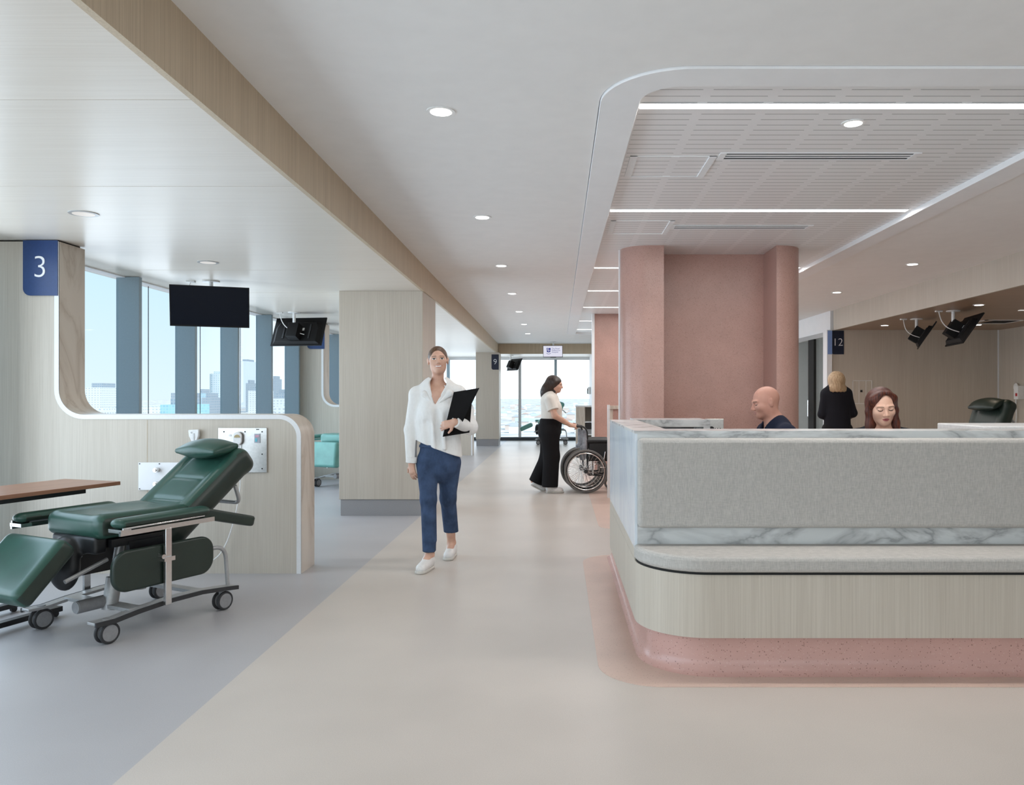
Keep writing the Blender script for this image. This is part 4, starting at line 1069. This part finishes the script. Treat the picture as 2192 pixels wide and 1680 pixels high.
def fingers(S, wr, d, nrm, ln=.178, curl=25, spread=6, thumb=1, tcurl=20, k=.006):
    """hand at wrist wr; d direction of the fingers, nrm back-of-hand normal; curl bends towards the palm"""
    wr = V(wr); d = V(d).normalized(); nrm = V(nrm); nrm = (nrm-d*nrm.dot(d)).normalized(); sd = d.cross(nrm)*thumb
    u = ln/.178; kn = wr+d*.088*u
    for i, o in enumerate((.026, .009, -.008, -.024)):
        S.cone(wr+sd*o*.45*u, kn+sd*o*u-d*(.004*abs(i-1))*u, .0145*u, .0118*u, .018)
    for i, (o, l) in enumerate(((.027, .070), (.0095, .078), (-.009, .073), (-.026, .058))):
        p = kn+sd*o*u-d*(.004*abs(i-1))*u; a = R(curl*(.8+.12*i))
        q = M.Rotation(a, 3, sd*thumb if True else sd)
        dirv = d.copy(); ang = a
        rad = .0088
        for seg, fr in enumerate((.45, .32, .23)):
            dirv = (d*cos(ang)-nrm*sin(ang)+sd*R(spread)*(1.5-i)*.5).normalized()
            e = p+dirv*l*fr*u
            S.cone(p, e, rad*u, (rad-.0008)*u, k if seg else .008); rad -= .0008; p = e; ang += a*1.1
    b = wr+d*.022*u+sd*.022*u; td = (d*.62+sd*.78-nrm*sin(R(tcurl))*.6).normalized()
    S.cone(b-sd*.008, b+td*.042*u, .0155*u, .0115*u, .014); p = b+td*.042*u
    td2 = (td*.8+d*.5-nrm*sin(R(tcurl))*.3).normalized(); S.cone(p, p+td2*.034*u, .0108*u, .0088*u, .006)
def shoe(parent, heel, ang, ln=.27, lift=0., mat=None):
    """ang: direction of the toe in the floor plane; lift raises the heel, toe on the floor"""
    mx = M.Translation((heel[0], heel[1], 0)) @ M.Rotation(ang, 4, 'Z')
    tip = M.Translation((0, 0, 0)) @ M.Translation((ln*.72, 0, 0)) @ M.Rotation(R(lift), 4, 'Y') @ M.Translation((-ln*.72, 0, 0))
    mx = mx @ tip
    S = SDF()
    S.cone((.04, 0, .045), (ln-.055, 0, .036), .037, .040, .02, axis=(0, 0, 1), fac=1.1)
    S.ell((.05, 0, .075), (.052, .036, .042), k=.03); S.cone((.055, 0, .085), (ln-.08, 0, .04), .036, .030, .03)
    S.cut((0, 0, .014), (0, 0, -1)); S.ell((.035, 0, .122), (.035, .026, .02), k=.008, mode='s')
    o = sdf_obj('shoe', S, .0065, mat or m_shoe, parent, world=True, xf=mx)
    S = SDF(); S.cone((.04, 0, .012), (ln-.05, 0, .012), .041, .045, axis=(0, 0, 1), fac=.8); S.cut((0, 0, .022), (0, 0, 1), .002); S.cut((0, 0, .001), (0, 0, -1), .002)
    so_ = sdf_obj('sole', S, .0065, m_sole, o, world=True, xf=mx)
    return o
FACE = lambda sk, lip=m_lip, br=m_brow: [sk, lip, m_eyew, m_iris, br, m_teeth, m_lash]
def person(S, h, mats, matfn, label, base, head):
    o = sdf_obj('person', S, h, mats, origin=V(base))
    bm = bmesh.new(); bm.from_mesh(o.data); off = np.array(base)
    ctr = np.array([f.calc_center_median()[:] for f in bm.faces])+off; q = head.loc(ctr)
    sel = np.where((q[:, 1] > .05) & (np.abs(q[:, 0]) < .06) & (q[:, 2] > -.09) & (q[:, 2] < .034))[0]
    bm.faces.ensure_lookup_table()
    ed = {e for i in sel for e in bm.faces[i].edges}
    bmesh.ops.subdivide_edges(bm, edges=list(ed), cuts=3, use_grid_fill=True, smooth=0)
    ctr = np.array([f.calc_center_median()[:] for f in bm.faces])+off; mi = matfn(ctr)
    for f, k in zip(bm.faces, mi): f.material_index = int(k); f.smooth = True
    bm.to_mesh(o.data); bm.free()
    return tag(o, label, 'person')

# ---- woman in white blouse and jeans, walking towards the camera with a black folder
D = 6.35
hd = Head(W(937.5, 771, D-.02), 9, -6, -3, 1.0)
neck = W(936, 829, D+.045)
shL, shR = W(893, 845, D+.02), W(981, 843, D)
elL, wrL = W(880, 920, D+.04), W(881, 990, D-.05)
elR, wrR = W(1006, 914, D-.03), W(974, 903, D-.245)
kneeL, ankL = W(917, 1068, 6.22), V((-1.005, 6.14, .11)); kneeR, ankR = W(959, 1066, 6.42), V((-.900, 6.62, .115))
hipL, hipR = W(915, 990, D-.02), W(962, 990, D+.03)
S = SDF()
S.ell(W(937, 872, D), (.15, .085, .17), k=.03); S.ell(W(937, 940, D), (.13, .09, .15), k=.05); S.ell(W(938, 985, D), (.15, .10, .11), k=.05)
S.ell(W(937, 848, D-.005), (.13, .078, .07), k=.04)
S.cone(neck, shL, .045, .048, .05); S.cone(neck, shR, .045, .048, .05)
for a, b, c in ((shL, elL, wrL), (shR, elR, wrR)): S.cone(a, b, .046, .036); S.cone(b, c, .037, .025)
for a, b, c in ((hipL, kneeL, ankL), (hipR, kneeR, ankR)): S.cone(a, b, .078, .050); S.cone(b, c, .050, .034)
S.cone(ankL, V((-1.03, 6.06, .06)), .034, .03); S.cone(ankR, V((-.903, 6.54, .06)), .034, .03)
hd.build(S, neck_to=neck, smile=1.)
fingers(S, wrL, V((.12, -.15, -1)), V((-.6, -.8, .0)), .165, 22, thumb=1)
fingers(S, wrR, V((-.93, .02, -.28)), V((-.1, -1, .1)), .165, 26, thumb=-1, tcurl=0)
pA = person(S, .0058, FACE(m_skinA), hd.mats(1., teeth=True), 'smiling woman in white blouse and blue jeans walking forward with a black folder', (-.98, 6.35, 0), hd)
def kid(name, S, mat, h=.0068, par=None, **k): return sdf_obj(name, S, h, mat, par or pA, world=True, **k)
S = SDF(); hd.e(S, (0, -.018, .028), (.0785, .0985, .0895)); hd.e(S, (0, -.11, .03), (.034, .032, .034), .015)
hd.e(S, (0, .098, -.032), (.070, .085, .102), .006, 's'); hd.e(S, (0, .02, -.085), (.12, .12, .055), .01, 's')
kid('hair', S, m_hairA, .005)
# blouse: loose body, sleeves, V neck and slanting hem
S = SDF()
ya = (0, 1, 0)
S.cone(W(937, 846, D+.005), W(938, 900, D), .165, .172, .05, axis=ya, fac=1.75)
S.cone(W(938, 900, D), W(939, 975, D-.005), .172, .188, .05, axis=ya, fac=1.55)
S.ell(W(919, 882, D-.07), (.07, .06, .075), k=.05); S.ell(W(956, 882, D-.07), (.07, .06, .075), k=.05)
S.cone(neck-V((0, 0, .02)), shL+V((0, 0, .005)), .055, .060, .04); S.cone(neck-V((0, 0, .02)), shR+V((0, 0, .005)), .055, .060, .04)
S.cone(shL, elL, .064, .055, .03); S.cone(elL, wrL, .055, .044, .02, flat=True)
S.cone(shR, elR, .064, .062, .03); S.cone(elR, wrR, .062, .040, .02, flat=True)
S.cone(W(912, 905, D-.11), W(917, 955, D-.12), .012, .018, .03, 's'); S.cone(W(935, 880, D-.13), W(940, 950, D-.14), .010, .016, .03, 's')
S.cone(W(926, 890, D-.115), W(930, 965, D-.125), .010, .013, .02); S.cone(W(948, 885, D-.12), W(952, 960, D-.13), .010, .014, .02)
hp = W(938, 959, D)
# the hem only trims the body, not the hanging sleeve
xs = float(W(893.5, 0, D).x)
def hem(P):
    d = (P-np.array(hp)) @ np.array((-.36, 0, -.933))
    return np.where(P[..., 0] < xs-.006, -.05, d)
S.ops.append((hem, None, None, .003, 'i'))
S.cone(W(937, 822, D-.06), W(931, 864, D-.10), .068, .006, .008, 's', axis=ya, fac=.32)
S.cone(W(937, 838, D+.05), W(937, 800, D), .062, .062, .01, 's')
S.cut(wrL+(wrL-elL).normalized()*.0-V((0, 0, .0)), V((0, 0, -1)) if False else (0, 0, -1)) if False else None
bl = kid('blouse', S, m_blouse, .0066)
S = SDF()
for a, b, c in ((W(921, 829, D-.01), W(909, 843, D-.072), W(929, 868, D-.098)), (W(953, 828, D-.02), W(963, 842, D-.078), W(934, 868, D-.100))):
    S.cone(a, b, .015, .022, .02, axis=ya, fac=1.7); S.cone(b, c, .022, .004, .02, axis=ya, fac=1.7)
kid('collar', S, m_blouse, .0055, bl)
S = SDF(); S.cone(wrL+V((.002, .0, .045)), wrL+V((0, -.003, -.004)), .046, .046, .006, flat=2); S.cone(wrR+(elR-wrR).normalized()*.045, wrR, .043, .042, .006, flat=2)
kid('cuffs', S, m_blouse, .006, bl)
# jeans
S = SDF()
S.cone(W(938, 955, D), W(939, 990, D), .145, .162, .03, axis=ya, fac=1.35)
S.cone(hipL, kneeL, .092, .062, .03); S.cone(kneeL, ankL+V((.0, 0, .03)), .062, .056, .03)
S.cone(hipR, kneeR, .095, .064, .03); S.cone(kneeR, ankR+V((0, -.01, .07)), .064, .061, .03)
S.cut((0, 0, 1.02), (0, 0, 1))
def legcut(P):
    zl = np.where(P[..., 0] < -.955, ankL.z+.025, ankR.z+.095)
    return zl-P[..., 2]
S.ops.append((legcut, None, None, .002, 'i'))
jn = kid('jeans', S, m_jeans)
S = SDF(); S.cone(W(938, 951, D), W(938, 957, D), .152, .154, .006, axis=ya, fac=1.35, flat=2); kid('waistband', S, m_jeans, .006, jn)
shoe(pA, (-1.0, 6.19), math.atan2(-.97, -.22), .265); shoe(pA, (-.895, 6.68), math.atan2(-1, -.06), .255)
# folder under her arm
t = thing('folder', 'black open folder held under the walking woman\'s arm', 'folder', W(980, 880, 6.1))
def leaf(px, ds, th):
    m = MB(); q = [W(x, y, d_)-t.location for (x, y), d_ in zip(px, ds)]
    n_ = (q[1]-q[0]).cross(q[3]-q[0]).normalized()*th
    A = [m.bm.verts.new(p) for p in q]; B = [m.bm.verts.new(p+n_) for p in q]
    m.bm.faces.new(A); m.bm.faces.new(B[::-1])
    for i in range(4): m.bm.faces.new((A[i], B[i], B[(i+1) % 4], A[(i+1) % 4]))
    return m
obj('front_cover', leaf([(971.5, 839), (1026, 830), (989, 905), (947.5, 934)], (6.13, 6.00, 6.13, 6.155), .004), m_folder, t, bevel=.003)
obj('back_cover', leaf([(971.5, 839), (1012, 836), (1005, 926), (947.5, 935)], (6.145, 6.19, 6.235, 6.165), .004), m_folder, t, bevel=.002)

# ---- woman in cream tee and black trousers pushing the wheelchair, seen from the side
def U(u, v, d): return W(1100+u/5.6, 780+v/5.6, d)
D = 11.08
hd = Head(U(500, 238, D), 82, 10, 0, .98)
neck = U(455, 392, D)
S = SDF(); shn, shf = U(432, 425, D-.17), U(450, 425, D+.17)
eln, wrn = U(492, 615, D-.22), U(672, 728, D-.13); elf, wrf = U(500, 615, D+.20), U(676, 722, D+.10)
S.ell(U(440, 470, D), (.105, .17, .15), k=.05); S.ell(U(455, 590, D), (.12, .16, .15), k=.05); S.ell(U(430, 760, D), (.15, .17, .15), k=.06)
S.cone(neck, shn, .045, .05, .05); S.cone(neck, shf, .045, .05, .05)
for a, b, c in ((shn, eln, wrn), (shf, elf, wrf)): S.cone(a, b, .052, .043); S.cone(b, c, .043, .027)
hipn, knn, ann = U(430, 800, D-.09), U(440, 1110, D-.10), U(425, 1450, D-.10)
hipf, knf, anf = U(430, 800, D+.09), U(400, 1130, D+.09), U(232, 1395, D+.10)
for a, b, c in ((hipn, knn, ann), (hipf, knf, anf)): S.cone(a, b, .09, .06); S.cone(b, c, .058, .038)
hd.build(S, neck_to=neck)
fingers(S, wrn, V((1, .1, -.18)), V((0, -.75, .65)), .165, 42, thumb=-1, tcurl=35); fingers(S, wrf, V((1, -.05, -.18)), V((0, .75, .65)), .165, 42, thumb=1, tcurl=35)
pB = person(S, .0068, FACE(m_skinA), hd.mats(), 'woman in cream tee shirt and wide black trousers pushing a wheelchair, seen in profile', (-.17, D, 0), hd)
S = SDF(); hd.e(S, (0, -.02, .026), (.083, .105, .094))
S.cone(hd.p(0, -.06, .03), U(390, 330, D), .085, .088, .04, axis=(0, 1, 0), fac=1.05); S.cone(U(400, 300, D), U(352, 385, D), .075, .03, .04)
for sx in (-1, 1): S.cone(hd.p(sx*.070, -.005, .03), U(470, 370, D+(.08 if sx > 0 else -.08)), .034, .022, .03)
hd.e(S, (0, .115, -.045), (.074, .085, .115), .008, 's')
kid('hair', S, m_hairB, .006, pB)
S = SDF(); xa = (1, 0, 0)
S.cone(U(432, 450, D), U(452, 560, D), .172, .168, .05, axis=xa, fac=1.3); S.cone(U(452, 560, D), U(452, 640, D), .168, .172, .04, axis=xa, fac=1.15)
S.ell(U(505, 515, D-.08), (.075, .08, .085), k=.05); S.ell(U(505, 515, D+.08), (.075, .08, .085), k=.05)
S.cone(neck-V((0, 0, .02)), shn, .058, .066, .04); S.cone(neck-V((0, 0, .02)), shf, .058, .066, .04)
S.cone(shn, shn.lerp(eln, .62), .072, .078, .02, flat=True); S.cone(shf, shf.lerp(elf, .62), .072, .078, .02, flat=True)
S.cut(U(0, 648, D), (0, 0, -1)); S.cone(neck+V((.01, 0, 0)), hd.p(0, 0, -.06), .060, .058, .01, 's')
ts = kid('tee_shirt', S, m_tee, .0075, pB)
S = SDF(); a = shn.lerp(eln, .55); b = shn.lerp(eln, .64); S.cone(a, b, .080, .083, .004, flat=2); a = shf.lerp(elf, .55); b = shf.lerp(elf, .64); S.cone(a, b, .080, .083, .004, flat=2)
kid('sleeve_cuffs', S, m_tee, .007, ts)
S = SDF()
S.cone(U(450, 660, D), U(425, 800, D), .168, .178, .04, axis=xa, fac=1.08)
S.cone(hipn+V((0, 0, -.05)), U(452, 1100, D-.10), .135, .112, .05); S.cone(U(452, 1100, D-.10), U(432, 1440, D-.10), .112, .115, .04)
S.cone(hipf+V((0, 0, -.05)), U(400, 1120, D+.09), .135, .105, .05); S.cone(U(400, 1120, D+.09), U(262, 1415, D+.10), .105, .105, .04, flat=True)
S.cut(U(0, 648, D), (0, 0, 1)); S.cut((0, 0, .085), (0, 0, -1))
kid('trousers', S, m_blackc, .009, pB)
shoe(pB, (float(U(385, 0, D).x), D-.10), 0, .26); shoe(pB, (float(U(160, 0, D).x)+.02, D+.10), 0, .25, 27)

# ---- bald man in dark scrubs seated at the desk, profile to the left
def stool(label, x, y, seat, rz=0):
    t = thing('drafting_stool', label, 'stool', (x, y, 0), rz, 'stools behind the reception desk')
    obj('seat_pad', MB().prism([(.22*cos(2*pi*k/28), .22*sin(2*pi*k/28)) for k in range(28)], .07, lambda u, v, w: (u, v, seat-.09+w)), m_blackv, t, bevel=.02)
    obj('gas_column', MB().cyl((0, 0, .12), (0, 0, seat-.09), .028), m_chrome, t)
    obj('foot_ring', MB().torus((0, 0, .30), (0, 0, 1), .2, .01).cyl((-.2, 0, .30), (.2, 0, .30), .008), m_chrome, t)
    for k in range(5):
        a = 2*pi*k/5; obj('base_arm', MB().cyl((0, 0, .12), (.28*cos(a), .28*sin(a), .075), .022, .015), m_black, t)
        obj('castor', MB().cyl((.28*cos(a)-.012, .28*sin(a), .03), (.28*cos(a)+.012, .28*sin(a), .03), .03), m_rubber, t)
def seated(hd, neck, fw, sh_w, lips, skinm, cloth_m, label, head_kw, mat_kw, h, seat, hairfn=None):
    """fw: horizontal facing direction of the torso"""
    fw = V(fw).normalized(); sd = V((-fw.y, fw.x, 0)); neck = V(neck); S = SDF(); T = SDF()
    base = neck-fw*.02; hip = V((base.x-fw.x*.04, base.y-fw.y*.04, seat+.10))
    ax = tuple(fw); An = np.array((sd, fw, V((0, 0, 1))))
    ch = base.lerp(hip, .38)
    S.ell(base+V((0, 0, -.15)), (sh_w*.8, .095, .17), An, .04); S.ell(base.lerp(hip, .62), (sh_w*.68, .10, .18), An, .05); S.ell(hip, (.16, .13, .12), An, .05)
    T.cone(base+V((0, 0, -.125)), base.lerp(hip, .55), sh_w*.93, sh_w*.86, .05, axis=ax, fac=1.5); T.cone(base.lerp(hip, .55), hip, sh_w*.86, .185, .05, axis=ax, fac=1.25)
    nz = V((0, 0, -.005))
    for sg in (-1, 1):
        sh = base+sd*sg*sh_w+V((0, 0, -.085)); el = sh+V((0, 0, -.27))+fw*.10+sd*sg*.04; wr = el+fw*.22-sd*sg*.08+V((0, 0, .03))
        kn = hip+sd*sg*.12+fw*.42+V((0, 0, -.03)); an = kn+V((0, 0, -(kn.z-.34)))-fw*.08
        S.cone(base+nz, sh, .05, .052, .05); S.cone(sh, el, .048, .038); S.cone(el, wr, .038, .026); fingers(S, wr, fw-sd*sg*.3, V((0, 0, 1)), .17, 18, thumb=sg)
        S.cone(hip+sd*sg*.09, kn, .08, .058); S.cone(kn, an, .055, .04); S.cone(an, an+fw*.12+V((0, 0, -.02)), .035, .03)
        T.cone(base+V((0, 0, -.035)), sh, .058, .068, .045); T.cone(sh, sh.lerp(el, .8), .070, .066, .03, flat=True)
        T.cone(hip+sd*sg*.09, kn, .10, .075, .04); T.cone(kn, an+V((0, 0, .05)), .075, .065, .03, flat=True)
    sit = lambda P: np.where((P-np.array(hip)) @ np.array(fw) < .27, seat+.004-P[..., 2], -1.)
    S.ops.append((sit, None, None, .003, 'i')); T.ops.append((sit, None, None, .003, 'i'))
    hd.build(S, neck_to=neck, **head_kw)
    o = person(S, h, FACE(skinm, lips), hd.mats(**mat_kw), label, (hip.x, hip.y, 0), hd)
    T.cone(neck+fw*.012+V((0, 0, -.035)), hd.p(0, 0, -.05), .066, .066, .012, 's'); T.cone(neck+fw*.055+V((0, 0, .0)), neck+fw*.11+V((0, 0, -.13)), .055, .008, .01, 's')
    kid('scrubs', T, cloth_m, .0085, o)
    for sg in (-1, 1):
        kn = hip+sd*sg*.12+fw*.42; shp = kn-fw*.12
        shoe(o, (shp.x, shp.y), math.atan2(fw.y, fw.x), .26, 0, m_blackv).location.z += .305
    return o, hip
def G(u, v, d): return W(1590+u/14.6, 810+v/14.6, d)
D = 5.7
hd = Head(G(700, 735, D), -84, 12, 0, 1.0)
pM, hip = seated(hd, G(960, 1345, D), (-1, -.10, 0), .195, m_lipm, m_skinB, m_scrub, 'bald man in dark navy scrubs seated behind the desk, in profile', dict(male=True, nr=.058), dict(closed=True), .0042, .62)
stool('black drafting stool under the bald man', hip.x, hip.y, .62)
# ---- auburn haired woman seated at the desk, looking down
def H(u, v, d): return W(1830+u/12.92, 800+v/12.92, d)
D = 5.0
hd = Head(H(752, 900, D), -7, 14, -4, 1.0)
pR, hip = seated(hd, H(780, 1470, D+.05), (0, -1, 0), .165, m_lipd, m_skinA, m_jacket, 'woman with long auburn hair seated behind the desk looking down', dict(lids=True, nr=.046), dict(closed=True), .0038, .60)
stool('black drafting stool under the auburn haired woman', hip.x, hip.y, .60)
S = SDF(); hd.e(S, (0, -.018, .030), (.083, .103, .092))
for sx in (-1, 1):
    a = hd.p(sx*.064, .022, .055); b = hd.p(sx*.081, .000, -.03); c = hd.p(sx*.079, .012, -.11)
    e = c+np.array((sx*-.025, -.01, -.16))
    S.cone(hd.p(sx*.02, .055, .095), a, .019, .020, .02); S.cone(a, b, .020, .018, .02); S.cone(b, c, .018, .021, .02); S.cone(c, e, .021, .030, .03)
S.cone(hd.p(0, -.06, .0), hd.p(0, -.055, -.2), .085, .095, .05, axis=(0, 1, 0), fac=1.3)
hd.e(S, (0, .080, -.040), (.0715, .088, .108), .006, 's')
hd.e(S, (-.012, .088, .058), (.030, .05, .030), .03, 's'); S.cone(hd.p(-.014, .10, .080), hd.p(-.008, .02, .128), .003, .003, .010, 's')
kid('hair', S, m_hairR, .0045, pR)
obj('earring', MB().torus(hd.p(-.083, -.004, -.045), (1, .3, 0), .008, .0016, 20, 6), m_chrome, pR, world=True)
# ---- blonde woman in black jacket standing with her back to the camera
def Bq(u, v, d): return W(1700+u/3.819, 520+v/3.819, d)
D = 9.9
hd = Head(Bq(340, 1125, D-.02), 183, 4, 0, 1.0)
neck = Bq(345, 1192, D+.01)
shL, shR = Bq(262, 1235, D), Bq(428, 1232, D); elL, elR = Bq(230, 1400, D+.02), Bq(478, 1390, D+.02)
wrL, wrR = Bq(285, 1430, D+.2), Bq(420, 1430, D+.2)
S = SDF(); ya = (0, 1, 0)
S.ell(Bq(345, 1290, D), (.16, .095, .17), k=.05); S.ell(Bq(350, 1400, D), (.14, .1, .17), k=.05); S.ell((float(Bq(352, 0, D).x), D, .92), (.165, .12, .13), k=.05)
for a, b, c in ((shL, elL, wrL), (shR, elR, wrR)):
    S.cone(neck, a, .045, .05, .05); S.cone(a, b, .047, .038); S.cone(b, c, .038, .026)
fingers(S, wrL, V((.7, .4, .1)), V((0, 1, .2)), .165, 25, thumb=1); fingers(S, wrR, V((-.7, .4, .1)), V((0, 1, .2)), .165, 25, thumb=-1)
xc = float(Bq(352, 0, D).x)
for sx in (-1, 1): S.cone((xc+sx*.09, D, .88), (xc+sx*.09, D, .48), .085, .055); S.cone((xc+sx*.09, D, .48), (xc+sx*.09, D+.02, .09), .052, .036)
hd.build(S, neck_to=neck)
pY = person(S, .0068, FACE(m_skinA), hd.mats(), 'blonde woman in black jacket standing with her back turned near the glass door', (xc, D, 0), hd)
S = SDF(); hd.e(S, (0, -.018, .022), (.092, .112, .098))
S.cone(hd.p(0, -.03, -.01), hd.p(0, -.03, -.065), .100, .096, .04, axis=ya, fac=1.05); hd.e(S, (0, .105, -.05), (.068, .075, .115), .01, 's')
for k in range(9): hd.e(S, (-.092+.023*k, -.065-.03*sin(pi*k/8), -.105-.010*(k % 2)), (.017, .02, .04), .02)
kid('hair', S, m_hairY, .006, pY)
S = SDF()
S.cone(Bq(345, 1255, D), Bq(352, 1400, D), .178, .150, .05, axis=ya, fac=1.45); S.cone(Bq(352, 1400, D), (xc, D, .80), .150, .195, .05, axis=ya, fac=1.35)
for a, b, c in ((shL, elL, wrL), (shR, elR, wrR)):
    S.cone(neck-V((0, 0, .03)), a, .058, .062, .04); S.cone(a, b, .064, .056, .03); S.cone(b, c, .056, .042, .02, flat=True)
S.cut((0, 0, .80), (0, 0, -1))
kid('jacket', S, m_jacket, .008, pY)
S = SDF()
for sx in (-1, 1): S.cone((xc+sx*.08, D, .92), (xc+sx*.09, D, .5), .115, .085, .04); S.cone((xc+sx*.09, D, .5), (xc+sx*.09, D+.01, .06), .085, .075, .03, flat=True)
kid('trousers', S, m_blackc, .01, pY)
for sx in (-1, 1): shoe(pY, (xc+sx*.09, D-.06), pi/2, .25, 0, m_blackv)
